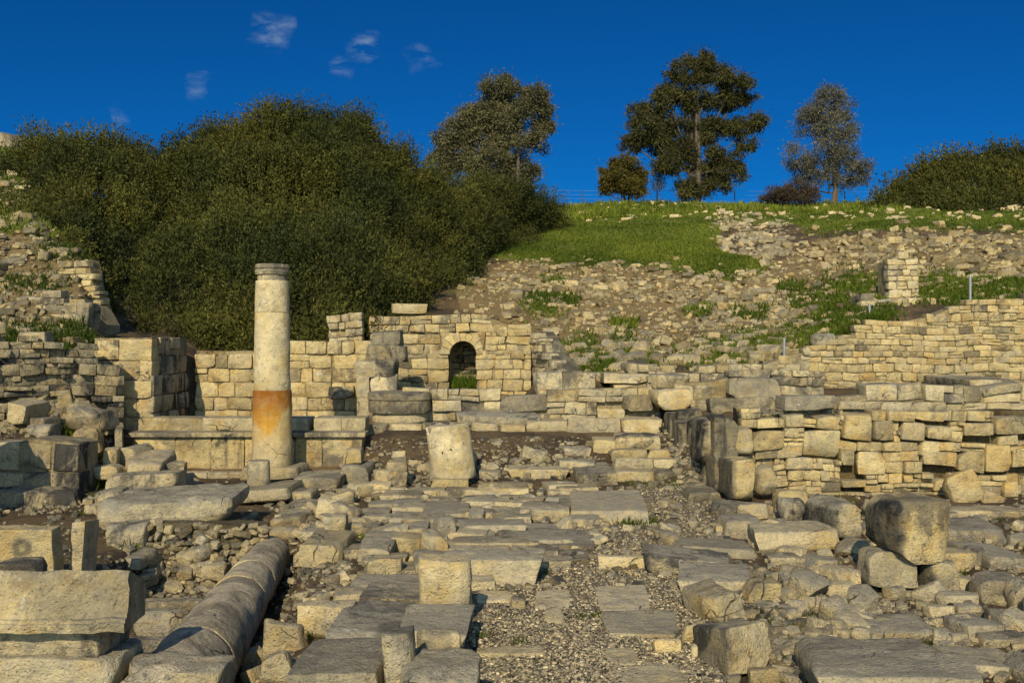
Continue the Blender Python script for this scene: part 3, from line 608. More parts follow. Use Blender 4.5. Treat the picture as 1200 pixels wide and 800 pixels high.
for x0, x1, y0, y1, Yo, lab in ((-45, 24, 158, 196, 66, 'grey rock outcrop on the hilltop at the far left edge'), (-60, 40, 186, 214, 60, 'lower pale rock ledge under the hilltop outcrop at the far left edge'), (18, 44, 164, 186, 68, 'small rock knob sloping down to the thicket from the hilltop outcrop')):
    P, fc = stone(X(x1, Yo) - X(x0, Yo), 5, Z(y0, Yo) - Z(y1, Yo) + .8, 3300 + x1, 1.4, .25, .35, 9, 16, 3); bg = Bag(); bg.add(P + np.array([(X(x0, Yo) + X(x1, Yo)) / 2, Yo + 2.5, Z(y1, Yo) - .8]), fc, (.8, .6, .5, .3 + x1 * .01))
    tag(obj('rock_outcrop', bg.mesh('rock_outcrop', STONE, sharp=38)), lab, 'rock outcrop')

# ------------------------------------------------------------------ columns and drums
def lathe(prof, n=40, R=None, amp=.006, seed=1, flute=0):
    """prof: (radius, z) rows; rough turned stone"""
    V = []; an = np.arange(n) * 2 * math.pi / n
    for r, z in prof: V.append(np.stack([r * np.cos(an), r * np.sin(an), np.full(n, z)], 1))
    V = np.concatenate(V); k = len(prof)
    rad = np.stack([V[:, 0], V[:, 1], 0 * V[:, 0]], 1); ln = np.maximum(np.linalg.norm(rad, axis=1, keepdims=True), 1e-6)
    V = V + rad / ln * (fbm(V * 5 + seed * 7.3, 3, seed) * amp)[:, None]
    Fq = [(i * n + j, i * n + (j + 1) % n, (i + 1) * n + (j + 1) % n, (i + 1) * n + j) for i in range(k - 1) for j in range(n)]
    return V, np.array(Fq), [np.arange(n)[::-1][None], (np.arange(n) + (k - 1) * n)[None]]
def dense(p, step=.08):
    out = [p[0]]
    for a, c in zip(p[:-1], p[1:]):
        k = max(1, int(abs(c[1] - a[1]) / step)); out += [(a[0] + (c[0] - a[0]) * i / k, a[1] + (c[1] - a[1]) * i / k) for i in range(1, k + 1)]
    return out
def drum_mesh(name, prof, mat, tint, seed=1, amp=.006, n=44, chip=0.0, xf=None):
    V, fq, caps = lathe(dense(prof), n, None, amp, seed)
    if chip:
        top = V[:, 2].max(); an = np.arctan2(V[:, 1], V[:, 0])
        V[:, 2] -= np.where(V[:, 2] > top - .5 * chip, chip * np.clip(vnoise(np.stack([np.cos(an) * 2, np.sin(an) * 2, an * 0], 1), seed), 0, 1), 0)
    if xf is not None: V = xf(V)
    return make_mesh(name, V, [fq] + caps, mat, np.array(tint, float), sharp=35)
YC = 15.5; xc_, zc_ = X(319, YC), Z(545, YC)
root = thing('standing_column', 'tall weathered limestone column with an orange stain round its lower drum', 'column', (xc_, YC, zc_))
obj('lower_drum', drum_mesh('lower_drum', [(.30, 0), (.315, .04), (.306, .12), (.300, .9), (.292, 1.165), (.286, 1.17)], STAINED, (.95, .2, .14, .3), 2, .008), root)
obj('middle_drum', drum_mesh('middle_drum', [(.272, 1.172), (.276, 1.18), (.266, 2.36), (.262, 2.37)], SHAFT, (.92, .08, .12, .5), 3, .008), root)
obj('upper_drum', drum_mesh('upper_drum', [(.258, 2.372), (.264, 2.38), (.258, 2.86), (.255, 2.866)], SHAFT, (.90, .1, .16, .7), 4, .008), root)
cp = obj('capital', drum_mesh('capital', [(.225, 2.868), (.228, 2.96), (.255, 2.965), (.255, 2.985), (.262, 2.99), (.262, 3.04), (.245, 3.045), (.26, 3.06), (.262, 3.10), (.248, 3.12)], SHAFT, (.95, .5, .6, .2), 5, .008), root)
P, fc = stone(.9, .75, .2, 4411, .5, .15, .1); bg = Bag(); bg.add(P + np.array([.03, .05, -.2]), fc, (.9, .4, .3, .4)); obj('footing', bg.mesh('footing', STONE, sharp=38), root)
# stump
YS_ = 14.2; p = at(303, 568, YS_)
root = thing('column_stump', 'short grey cylindrical column stump before the standing column', 'column stump', tuple(p))
obj('shaft', drum_mesh('shaft', [(.158, -.03), (.16, .0), (.156, .33), (.148, .35), (.10, .352)], SHAFT, (.85, .5, .3, .2), 8, .006, 30), root)
# leaning drum
p = at(529, 564, 14.35)
def lean(V):
    a = math.radians(6); c, s = math.cos(a), math.sin(a); return np.stack([V[:, 0] * c - V[:, 2] * s * -1 * -1, V[:, 1], V[:, 0] * s + V[:, 2] * c], 1)
root = thing('column_drum', 'broken leaning column drum with two dowel holes on the step block', 'column drum', tuple(p + np.array([0, .33, .0])))
obj('shaft', drum_mesh('shaft', [(.33, 0), (.342, .02), (.325, .4), (.318, .78), (.30, .80)], SHAFT, (1.0, .2, .25, .4), 11, .012, 44, .16, lean), root)
for hx, hz in ((-.075, .42), (.035, .45)):  # dark discs just proud of the drum, painted shade for the recesses
    hp = lean(np.array([[hx, -math.sqrt(max(.318 ** 2 - hx * hx, 0)) - .004, hz]]))[0]; an = np.arange(14) * 2 * math.pi / 14
    V = np.concatenate([np.stack([hp[0] + .021 * np.cos(an), np.full(14, hp[1] - .006), hp[2] + .021 * np.sin(an)], 1), np.stack([hp[0] + .021 * np.cos(an), np.full(14, hp[1] + .02), hp[2] + .021 * np.sin(an)], 1)])
    obj('dowel_hole_shade', make_mesh('dowel_hole_shade', V, [np.arange(14)[None], np.array([(i, i + 14, (i + 1) % 14 + 14, (i + 1) % 14) for i in range(14)])], HOLE), root)
# round pedestal
p = at(465, 497, 17.35)
root = thing('round_pedestal', 'thick round stone drum with a moulded rim on the platform edge', 'pedestal', (p[0], p[1] + .5, p[2]))
obj('rim', drum_mesh('rim', [(.54, .18), (.56, .22), (.55, .38), (.55, .40), (.57, .42), (.56, .53), (.5, .55)], STONE, (.8, .6, .5, .3), 13, .02, 50, .06), root)
obj('lower_drum', drum_mesh('lower_drum', [(.47, -.02), (.50, .03), (.49, .14), (.46, .185)], STONE, (1.0, .2, .2, .6), 14, .012, 50), root)
# fallen column lying in the trench
A, B = at(222, 790, 6.9), at(317, 650, 11.3)
ax = (B - A); LL = np.linalg.norm(ax); ax /= LL; uu = np.cross([0, 0, 1], ax); uu /= np.linalg.norm(uu); vv = np.cross(ax, uu)
A = A - ax * .9; LL += .9
root = thing('fallen_column', 'grey fallen column lying in the trench with pale cracked joints', 'column', tuple(A))
cuts = [0, 1.05, 3.0, 3.75, LL]
for i in range(len(cuts) - 1):
    s0, s1 = cuts[i], cuts[i + 1] - .012
    def rr(s): return .315 - .10 * s / LL
    V, fq, caps = lathe(dense([(rr(s0) - .02, s0), (rr(s0) - .004, s0 + .025), (rr(s1) - .004, s1 - .02), (rr(s1) - .018, s1)], .07), 48, None, .013, 20 + i)
    V = V + np.array([fbm(V[:, [2]] * np.array([[.8, .8, .8]]) + 3, 2, 3) * .002, 0 * V[:, 0], 0 * V[:, 0]]).T
    W = V[:, [0]] * uu + V[:, [1]] * vv + V[:, [2]] * ax + np.array([RS.uniform(-.008, .008), 0, RS.uniform(-.006, .006)])
    t = np.tile([1.12, .22, .45, .3], (len(W), 1)); ed = (V[:, 2] < s0 + .03) | (V[:, 2] > s1 - .025)
    obj('drum', make_mesh('drum', W, [fq] + caps, GREYSHAFT, t, sharp=40), root)
for s in (1.05, 3.0, 3.75):                                                  # pale mortar in the repaired breaks
    V, fq, caps = lathe([(rr(s) - .012, s - .02), (rr(s) + .004, s - .012), (rr(s) + .004, s + .012), (rr(s) - .012, s + .02)], 48, None, .012, 60)
    V = V + np.array([fbm(V[:, [2]] * np.array([[.8, .8, .8]]) + 3, 2, 3) * .002, 0 * V[:, 0], 0 * V[:, 0]]).T
    obj('mortar_joint', make_mesh('mortar_joint', V[:, [0]] * uu + V[:, [1]] * vv + V[:, [2]] * ax, [fq], STONE, (1.0, .15, .1, .4), sharp=40), root)

# ------------------------------------------------------------------ single stones
def put_stone(kind, label, x0, x1, yt, yf, yb, Y=None, yaw=0, d=None, pitch=0, roll=0, g=.45, dk=.3, v=1.0, rough=.5, rnd=.06, chips=6, group=None, cat=None, sink=.03, seed=None, left_shade=0, ring=0, flush=0):
    xm = (x0 + x1) / 2
    if Y is None:
        h_, ok = hits([xm], [yb]); pt = h_[0]
    else: pt = at(xm, yb, Y)
    Yd = pt[1]; wpx = (x1 - x0) / F * Yd; h = max(.03, (yb - yf) / F * Yd); zt = pt[2] + h
    if flush: h = .018; zt = pt[2] + h
    if d is None:
        yb2 = (CZ - zt) * F / max(yt - 400, 8); d = float(np.clip(yb2 - Yd, .1, 2.4)) if yt > 405 else .4
        if yt >= yf: d = max(.25, min(.6, wpx * .6))
    a = math.radians(yaw); w = max(.06, (wpx - d * abs(math.sin(a))) / max(math.cos(a), .3)) if yaw else wpx
    sd = seed if seed is not None else int(x0 * 7 + yb * 131 + x1)
    px_seg = 7 / F * Yd
    rr_ = np.random.RandomState(sd + 1); rough = rough * 1.45 + .08
    if not pitch: pitch = rr_.normal(0, 1.6)
    if not roll: roll = rr_.normal(0, 1.8)
    if not yaw: a = math.radians(rr_.normal(0, 2.5))
    P, fc = stone(w, d, h + sink, sd, rough, rnd, max(px_seg, .03) if not ring else .022, chips + 2, 18 if not ring else 36, 2)
    u0_ = P[:, 0] / (w / 2)
    if pitch or roll:
        P = P - np.array([0, 0, (h + sink) / 2]); c, s = math.cos(math.radians(pitch)), math.sin(math.radians(pitch))
        P = np.stack([P[:, 0], P[:, 1] * c - P[:, 2] * s, P[:, 1] * s + P[:, 2] * c], 1)
        c, s = math.cos(math.radians(roll)), math.sin(math.radians(roll))
        P = np.stack([P[:, 0] * c - P[:, 2] * s, P[:, 1], P[:, 0] * s + P[:, 2] * c], 1); P = P + np.array([0, 0, (h + sink) / 2])
    P = rotz(P, a)
    cy = pt[1] + (d * math.cos(a) + w * abs(math.sin(a))) / 2
    cx = pt[0]
    tv = np.tile(rtint(g, dk, v, .17, np.random.RandomState(sd)), (len(P), 1))
    if left_shade: k_ = sstep(.72, .92, -u0_ + .12 * vnoise(P * 7, sd)) * left_shade; tv[:, 0] *= 1 - .55 * k_; tv[:, 1] = np.maximum(tv[:, 1], k_ * .9); tv[:, 2] = np.maximum(tv[:, 2], k_ * .9)  # left face darkened in the tint, standing in for shade under grazing sun
    if ring: e = np.hypot(P[:, 0] - .03, P[:, 2] - (h - .13)) + .012 * vnoise(P * 18, 3); k_ = sstep(.10, .075, e) * (1 - .8 * sstep(.045, .025, e)) * (P[:, 1] < 0); tv[:, 0] *= 1 - .45 * k_; tv[:, 1] = np.maximum(tv[:, 1], k_ * .9)
    bg = Bag(); bg.add(P, fc, tv)
    o = obj(kind, bg.mesh(kind, WARM if g <= .15 and v <= 1.08 else STONE, sharp=38), None, (cx, cy, pt[2] - sink))
    tag(o, label, cat or kind.replace('_', ' '), group or {'stone_block': 'fallen stone blocks', 'paving_slab': 'paving slabs of the old street', 'boulder': 'loose boulders'}.get(kind))
    return o
S, PV, BO = 'stone_block', 'paving_slab', 'boulder'
STONES = [
 # left foreground stack and its neighbours
 (S, 'bottom block of the stacked cornice stones in the left corner', -40, 131, 764, 776, 835, dict(Y=6.0, g=.3, dk=.3, d=.5, rough=.3)),
 (S, 'middle thin block of the stacked cornice stones in the left corner', -40, 119, 738, 742, 768, dict(Y=6.05, g=.3, dk=.35, d=.45, rough=.3)),
 (S, 'flat dark chip lying on the moulded cornice block', -10, 42, 658, 662, 673, dict(Y=6.3, g=.6, dk=.4, d=.2, rough=.8)),
 (S, 'yellow squared block with a dark ring stain at the left edge', -20, 62, 612, 621, 690, dict(Y=8.9, ring=1, g=.05, dk=.15, d=.2, yaw=1, rough=.3, v=1.05)),
 (S, 'tall block with shaded right face beside the ring-stained block', 80, 96, 603, 617, 690, dict(Y=9.2, g=.25, dk=.2, d=.36, rough=.3, yaw=2)),
 (S, 'block of layered brown stone at the left end of the revetment', 120, 168, 609, 618, 641, dict(Y=10.75, g=.3, dk=.4, rough=.6)),
 (S, 'thin split slab low in the shadow below the layered block', 122, 166, 650, 653, 662, dict(Y=10.3, g=.5, dk=.4, d=.5, rough=.7, roll=-5)),
 (BO, 'rounded boulder in the shade beside the cornice stack', 152, 212, 712, 722, 748, dict(g=.6, dk=.3, rnd=.6, rough=.9)),
 (S, 'long thin slab across the trench floor behind the shaded boulder', 158, 236, 702, 706, 716, dict(g=.35, dk=.2, rough=.6, yaw=6)),
 (S, 'low dark slab in the trench beside the fallen column', 128, 200, 745, 752, 768, dict(g=.6, dk=.3, rough=.6)),
 (S, 'flat-topped block in front of the near end of the fallen column', 140, 252, 774, 788, 840, dict(Y=6.0, g=.5, dk=.2, d=.35, rough=.5)),
 (S, 'big flat grey boulder slab lying over the rubble revetment', 113, 264, 564, 588, 617, dict(Y=11.15, g=.7, dk=.2, rough=.85, rnd=.75, chips=9, d=1.15, roll=3, v=.95)),
 (BO, 'pinkish rock against the left end of the big grey slab', 105, 136, 566, 574, 601, dict(Y=11.6, g=.5, dk=.3, rough=.9, rnd=.4)),
 (S, 'tilted slab with a dark edge behind the big grey slab', 122, 208, 552, 557, 572, dict(Y=12.9, g=.45, dk=.5, d=.4, roll=3)),
 (S, 'thin flat stone leaning on the podium foot', 178, 213, 541, 544, 554, dict(Y=14.6, g=.35, dk=.3, rough=.7)),
 (BO, 'grey boulder topmost of the tumbled heap before the square pier', 75, 119, 478, 482, 504, dict(Y=15.2, g=.55, dk=.3, rnd=.5, rough=.8, roll=-8)),
 (S, 'yellow eroded rock in the tumbled heap, under the grey boulder', 76, 113, 500, 503, 532, dict(Y=14.9, g=.1, dk=.2, rough=1, rnd=.3)),
 (S, 'squared dark block in the tumbled heap, right of the yellow eroded rock', 111, 142, 500, 506, 527, dict(Y=15.0, g=.5, dk=.5, yaw=20)),
 (S, 'small cube block near the foot of the tumbled heap', 111, 136, 524, 528, 547, dict(Y=14.5, g=.3, dk=.4, yaw=14)),
 (S, 'brown block leaning right in the tumbled heap', 136, 166, 520, 525, 544, dict(Y=14.8, g=.4, dk=.4, roll=12, yaw=-10)),
 (S, 'lowest block of the tumbled heap, half in the weeds', 106, 137, 543, 547, 562, dict(Y=14.1, g=.45, dk=.5)),
 (BO, 'rough rock at the right foot of the tumbled heap', 138, 182, 530, 540, 560, dict(Y=14.3, g=.45, dk=.4, rough=1, rnd=.3)),
 (S, 'small upright stone with a bright face on the streaked wall', 5, 28, 470, 474, 497, dict(Y=14.6, g=.15, dk=.2, roll=-6)),
 (S, 'pale flat stone on the streaked wall beside the small upright stone', 30, 52, 488, 491, 498, dict(Y=14.7, g=.3, dk=.2)),
 (S, 'dark squat stone on the streaked wall under the pale flat stone', 29, 59, 497, 499, 511, dict(Y=14.3, g=.55, dk=.4)),
 (S, 'long ledge block at the foot of the streaked ashlar wall', -40, 84, 573, 578, 602, dict(Y=13.1, g=.55, dk=.6, d=.45)),
 (S, 'upper slab of the fallen lintel on the left slope', 44, 90, 357, 358, 367, dict(Y=18.0, g=.35, dk=.3, d=.35)),
 (S, 'lower slab of the fallen lintel on the left slope', 46, 92, 367, 369, 378, dict(Y=17.9, g=.35, dk=.3, d=.4)),
 (S, 'upright grey stone at the end of the fallen lintel', 88, 105, 352, 355, 386, dict(Y=17.9, g=.45, dk=.3, roll=-4)),
 (S, 'large yellow block in the dark left rubble wall', 20, 52, 386, 390, 410, dict(Y=16.6, g=.25, dk=.3)),
 (S, 'wide floor slab under the column stump with a broken right edge', 205, 336, 563, 580, 593, dict(Y=13.3, g=.5, dk=.35, d=1.3, rough=.4)),
 (S, 'pale thick slab right of the standing column foot', 343, 398, 551, 561, 574, dict(g=.3, dk=.2)),
 (S, 'speckled grey-white block near the standing column', 396, 434, 540, 547, 568, dict(g=.45, dk=.35, v=1.1, rough=.7)),
 (S, 'small yellow block on the bank above the speckled block', 403, 423, 524, 527, 541, dict(Y=15.2, g=.1, dk=.1)),
 (S, 'topmost small flat stone of the little stacked pier', 458, 475, 527, 528, 535, dict(Y=14.45, g=.2, dk=.2)),
 (S, 'second stone from the top of the little stacked pier', 460, 476, 534, 535, 542, dict(Y=14.42, g=.25, dk=.2)),
 (S, 'third stone from the top of the little stacked pier', 453, 477, 541, 542, 553, dict(Y=14.4, g=.3, dk=.3)),
 (S, 'brown lower left stone of the little stacked pier', 437, 458, 549, 551, 569, dict(Y=14.35, g=.35, dk=.2, v=.8)),
 (S, 'rounded lower right stone of the little stacked pier', 453, 476, 552, 553, 571, dict(Y=14.35, g=.3, dk=.3, rnd=.4)),
 (S, 'white wedge under the little stacked pier', 432, 456, 564, 567, 576, dict(Y=14.1, g=.1, dk=.05, v=1.2, roll=-8)),
 (S, 'ochre stone at the left foot of the little stacked pier', 435, 453, 573, 575, 586, dict(Y=13.8, g=.05, dk=.1, rnd=.4)),
 (S, 'right base stone of the little stacked pier', 456, 473, 570, 572, 584, dict(Y=14.0, g=.25, dk=.2)),
 (S, 'rounded half-drum nearest the podium in the row past the fallen column', 336, 366, 571, 577, 590, dict(g=.4, dk=.25, rnd=.6)),
 (S, 'large rounded half-drum stone beyond the fallen column', 316, 358, 586, 604, 621, dict(g=.35, dk=.25, rnd=.6, rough=.6)),
 (S, 'cracked rounded stone touching the far end of the fallen column', 311, 347, 614, 620, 634, dict(g=.4, dk=.25, rnd=.6)),
 (S, 'pale angular stone beside the large rounded half-drum', 356, 373, 585, 589, 602, dict(g=.2, dk=.1, v=1.1, rough=.9)),
 (S, 'upright angular stone in the rubble before the speckled block', 388, 414, 573, 576, 592, dict(g=.5, dk=.3, rough=.9)),
 (S, 'leaning brown stone in the rubble before the speckled block', 372, 398, 584, 587, 607, dict(g=.35, dk=.3, rough=.9, roll=-15)),
 (S, 'tall narrow grey stone above the mossy bare patch', 379, 403, 600, 606, 633, dict(g=.5, dk=.3, rough=.7)),
 (S, 'low wide stone left of the tall narrow grey stone', 352, 382, 618, 624, 634, dict(g=.45, dk=.3)),
 (S, 'yellow block with a dark right end above the bare patch', 350, 401, 628, 640, 660, dict(g=.15, dk=.35, rough=.6, d=.8)),
 (S, 'squared grey block right of the dark-ended yellow block', 418, 458, 624, 641, 658, dict(g=.5, dk=.2)),
 (S, 'orange squared block between two slabs near the bare patch', 459, 492, 624, 632, 648, dict(g=.05, dk=.1, rough=.6)),
 (S, 'greenish broken block right of the orange squared block', 491, 525, 620, 628, 653, dict(g=.25, dk=.3, rough=1)),
 (S, 'pale squared block beside the green tuft', 430, 471, 653, 658, 679, dict(g=.3, dk=.15)),
 (S, 'brown rounded slab behind the standing white block', 482, 518, 646, 660, 680, dict(g=.5, dk=.2, v=.85, rnd=.35)),
 (S, 'triangular upright slab left of the long paving slabs', 508, 536, 604, 607, 636, dict(g=.5, dk=.3, rough=.9, yaw=15)),
 (S, 'grey slab over the triangular upright slab', 494, 548, 590, 602, 612, dict(g=.6, dk=.2)),
 (S, 'sloping flat rock left of the grey paving row', 455, 500, 612, 622, 634, dict(g=.45, dk=.3, rough=.8, roll=6)),
 # foreground middle
 (PV, 'narrow dark slab at the back of the foreground paving bed', 436, 515, 676, 684, 692, dict(g=.65, dk=.2)),
 (PV, 'second dark slab of the foreground paving bed', 421, 512, 685, 701, 712, dict(g=.65, dk=.25)),
 (PV, 'big dark front slab of the foreground paving bed, cut by the bottom edge', 330, 452, 748, 792, 830, dict(Y=5.75, g=.55, dk=.35, v=.95, rough=.4, yaw=-3)),
 (PV, 'wide middle slab of the foreground paving bed behind the dark front slab', 378, 470, 704, 745, 765, dict(Y=6.72, g=.5, dk=.2, v=1.05, rough=.4, yaw=-3)),
 (PV, 'grey slab between the dark bed and the standing white block', 468, 546, 704, 742, 758, dict(Y=6.75, g=.5, dk=.25, rough=.6, d=.75)),
 (S, 'chipped grey upright block at the front of the paving bed', 443, 486, 742, 752, 840, dict(Y=5.7, g=.55, dk=.25, rough=.9, yaw=8, d=.3)),
 (PV, 'broad pale slab at the bottom edge below the white stone', 468, 560, 762, 792, 840, dict(Y=5.5, g=.5, dk=.2, rough=.5, v=.95)),
 (S, 'white rounded stone before the standing block', 487, 539, 736, 744, 763, dict(Y=6.3, g=.15, dk=.1, v=1.2, rough=.8, rnd=.35)),
 (S, 'standing white rough block upright beside the gravel', 490, 553, 653, 661, 734, dict(g=.12, dk=.1, v=1.12, d=.28, rough=.5, yaw=-4, roll=1)),
 (S, 'pale block left of the big dark paving slab', 350, 410, 704, 713, 748, dict(g=.2, dk=.15, rough=.6)),
 (S, 'small block on the bare patch edge behind the pale block', 388, 424, 687, 697, 707, dict(g=.3, dk=.15)),
 (BO, 'angular yellow boulder between the fallen column and the paving bed', 306, 354, 726, 732, 776, dict(g=.12, dk=.12, rough=1.1, rnd=.3, v=1.05)),
 (BO, 'wedge-shaped rock in front of the angular yellow boulder', 306, 344, 758, 766, 805, dict(g=.3, dk=.2, rough=1.1)),
 (BO, 'dark angular rock pressed against the fallen column', 284, 311, 752, 760, 790, dict(g=.5, dk=.2, rough=1.1)),
 (PV, 'flat slab right of the drum block in the upper paving row', 560, 618, 566, 573, 582, dict(g=.15, dk=.15, v=1.05)),
 (PV, 'long yellow slab in the second row below the leaning drum', 545, 622, 583, 589, 598, dict(g=.25, dk=.2, v=1.05)),
 (PV, 'worn slab with a dark plant at its right end', 545, 608, 597, 603, 608, dict(g=.45, dk=.2)),
 (PV, 'thick wide slab right of the small dark plant', 612, 670, 588, 597, 612, dict(g=.45, dk=.2)),
 (PV, 'dark wide slab in the third row of the street', 538, 613, 606, 620, 631, dict(g=.65, dk=.2)),
 (PV, 'long slab in the fourth row of the street', 527, 633, 628, 638, 648, dict(g=.4, dk=.2)),
 (PV, 'long thick curb slab with a yellow face behind the gravel', 518, 634, 645, 657, 684, dict(g=.3, dk=.25, rough=.6)),
 (PV, 'square slab at the right of the fourth street row', 645, 700, 622, 637, 644, dict(g=.5, dk=.2)),
 (PV, 'low worn slab sunk in the gravel under the square slab', 642, 692, 644, 657, 661, dict(g=.4, dk=.2, rough=.8)),
 (PV, 'yellow kerb stone lying across the gravel', 702, 757, 650, 653, 666, dict(g=.05, dk=.1, v=1.1)),
 (PV, 'large square paving slab right of the centre of the street', 674, 764, 576, 599, 613, dict(g=.45, dk=.2, v=1.05)),
 (PV, 'broken slab touching the left of the large square slab', 667, 706, 597, 608, 617, dict(g=.4, dk=.2, rough=.8)),
 (PV, 'pale slab at the left end of the lowest step', 640, 676, 563, 570, 579, dict(g=.25, dk=.15)),
 (PV, 'flat slab below the lowest step at the left', 652, 702, 566, 572, 582, dict(g=.35, dk=.2)),
 (PV, 'grey slab flush in the gravel at the centre', 630, 669, 692, 711, 713, dict(flush=1, v=1.12, pitch=.6, roll=.3, sink=.09, chips=12, g=.2, dk=.1)),
 (PV, 'small yellow slab flush below the grey central slab', 640, 661, 712, 729, 731, dict(flush=1, v=1.12, pitch=.6, roll=.3, sink=.09, chips=12, g=.2, dk=.1)),
 (PV, 'half-buried slab beside the standing white block', 560, 600, 692, 704, 706, dict(flush=1, v=1.12, pitch=.6, roll=.3, sink=.09, chips=12, g=.2, dk=.2)),
 (S, 'small brown stone in the gravel by the half-buried slab', 599, 616, 698, 703, 713, dict(g=.3, dk=.2, v=.75)),
 (PV, 'upper of the two big flush slabs at the right of the gravel', 707, 766, 687, 715, 718, dict(flush=1, v=1.12, pitch=.6, roll=.3, sink=.09, chips=12, g=.2, dk=.1)),
 (PV, 'lower of the two big flush slabs at the right of the gravel', 712, 803, 716, 743, 747, dict(flush=1, v=1.12, pitch=.6, roll=.3, sink=.09, chips=12, g=.2, dk=.12)),
 (PV, 'small flush slab near the bottom of the gravel', 712, 752, 759, 779, 782, dict(flush=1, v=1.12, pitch=.6, roll=.3, sink=.09, chips=12, g=.2, dk=.1)),
 (PV, 'wide grey flush slab at the bottom edge of the gravel', 718, 812, 779, 808, 812, dict(flush=1, v=1.12, pitch=.6, roll=.3, sink=.09, chips=12, g=.2, dk=.15)),
 (PV, 'thin pale flush slab low in the gravel', 560, 640, 757, 766, 768, dict(flush=1, v=1.12, pitch=.6, roll=.3, sink=.09, chips=12, g=.2, dk=.1)),
 # steps
 (S, 'left block of the lowest step beside the orthostats', 675, 722, 543, 555, 570, dict(Y=14.6, g=.4, dk=.25)),
 (S, 'long block of the lowest step beside the orthostats', 722, 768, 546, 553, 563, dict(Y=14.9, g=.35, dk=.2)),
 (S, 'right end block of the lowest step', 768, 803, 545, 553, 563, dict(Y=14.9, g=.35, dk=.2)),
 (S, 'left block of the second step', 720, 766, 536, 538, 549, dict(Y=15.3, g=.2, dk=.2, v=1.05)),
 (S, 'right block of the second step', 766, 794, 536, 538, 549, dict(Y=15.3, g=.2, dk=.2, v=1.05)),
 (S, 'right block of the third step', 760, 786, 526, 528, 540, dict(Y=15.7, g=.15, dk=.15)),
 (S, 'left block of the third step', 716, 760, 526, 528, 540, dict(Y=15.7, g=.15, dk=.15)),
 (S, 'mossy long block of the top step', 722, 774, 508, 512, 527, dict(Y=16.2, g=.25, dk=.4)),
 (S, 'yellow left block of the top step', 696, 722, 512, 516, 529, dict(Y=16.1, g=.1, dk=.15)),
 (S, 'pale broken slab left of the steps', 660, 692, 522, 527, 540, dict(Y=15.9, g=.2, dk=.2, rough=.8)),
 (S, 'flat slab under the pale broken slab by the steps', 654, 698, 536, 541, 551, dict(Y=15.4, g=.25, dk=.2, rough=.7)),
 (S, 'wide worn slab at the foot of the dark bank', 600, 664, 542, 551, 561, dict(g=.3, dk=.2, rough=.8)),
 (S, 'low stone between the leaning drum and the worn slab', 560, 588, 549, 553, 561, dict(g=.35, dk=.2, rough=.8)),
 (S, 'yellow block carrying the leaning column drum', 505, 548, 560, 563, 579, dict(Y=14.2, g=.12, dk=.15, d=.5)),
 # platform edge
 (S, 'long grey slab on the platform edge above the leaning drum', 533, 633, 482, 486, 498, dict(Y=17.3, g=.5, dk=.3, d=.6)),
 (S, 'yellow squared block in the platform edge under the long grey slab', 586, 616, 496, 497, 512, dict(Y=17.1, g=.1, dk=.15)),
 (S, 'eroded block in the platform edge left of the yellow squared block', 551, 585, 496, 497, 511, dict(Y=17.1, g=.3, dk=.4, rough=.8)),
 (S, 'dark-stained block in the platform edge behind the leaning drum', 494, 550, 495, 497, 514, dict(Y=17.12, g=.4, dk=.6)),
 (S, 'pale rounded block in the platform edge below the round pedestal', 453, 494, 497, 498, 514, dict(Y=17.1, g=.2, dk=.3, rough=.8)),
 (S, 'eroded stone at the left end of the platform edge', 420, 452, 496, 499, 513, dict(Y=17.0, g=.3, dk=.3, rough=.9)),
 (S, 'yellow slab of the platform edge right of the squared block', 617, 664, 491, 494, 508, dict(Y=17.1, g=.25, dk=.3)),
 (S, 'long block of the platform edge near the steps', 664, 730, 489, 492, 508, dict(Y=17.1, g=.3, dk=.3)),
 (S, 'end block of the platform edge against the orthostats', 730, 775, 489, 492, 507, dict(Y=17.12, g=.3, dk=.3)),
 # blocks about the arched wall
 (S, 'single pale block lying on top of the arched wall', 458, 499, 353, 356, 366, dict(Y=20.55, g=.35, dk=.2, d=.35, rough=.3)),
 (S, 'grey squared block on the white pillar left of the arch', 417, 463, 421, 423, 441, dict(Y=18.2, g=.65, dk=.4, d=.5, rough=.4)),
 (S, 'left half of the white pillar under the grey squared block', 417, 433, 440, 441, 493, dict(Y=18.22, g=.3, dk=.1, v=1.2, d=.45, rough=.3)),
 (S, 'right half of the white pillar under the grey squared block', 433, 464, 440, 441, 493, dict(Y=18.22, g=.25, dk=.3, v=1.2, d=.45, rough=.35)),
 (S, 'upper dark eroded block on the stack left of the arch', 434, 470, 387, 389, 406, dict(Y=18.55, g=.6, dk=.8, v=.75, rough=.6, d=.6)),
 (S, 'lower dark eroded block on the stack left of the arch', 428, 474, 404, 406, 423, dict(Y=18.4, g=.55, dk=.8, v=.8, rough=.5, d=.7)),
 (S, 'projecting stone bracket in the ashlar wall right of the column', 385, 416, 452, 454, 466, dict(Y=18.78, g=.5, dk=.6, d=.3, rough=.8)),
 (S, 'fluted grey block leaning by the broken flank wall', 626, 660, 432, 437, 463, dict(Y=18.3, g=.65, dk=.4, roll=6, rough=.4, d=.4)),
 (S, 'pale squared block standing right of the fluted block', 660, 699, 434, 437, 463, dict(Y=18.25, pitch=.5,  g=.35, dk=.3, v=1.08, d=.4, rough=.35)),
 (S, 'overhanging flat block stacked on the terrace wall', 710, 760, 436, 440, 450, dict(Y=18.15, g=.4, dk=.35, rough=.7)),
 (S, 'yellow block under the overhanging flat block', 720, 759, 449, 451, 462, dict(Y=18.1, g=.15, dk=.25, rnd=.3)),
 (S, 'brown block low in the terrace wall by the orthostats', 731, 768, 461, 464, 480, dict(Y=17.75, g=.45, dk=.3, v=.8)),
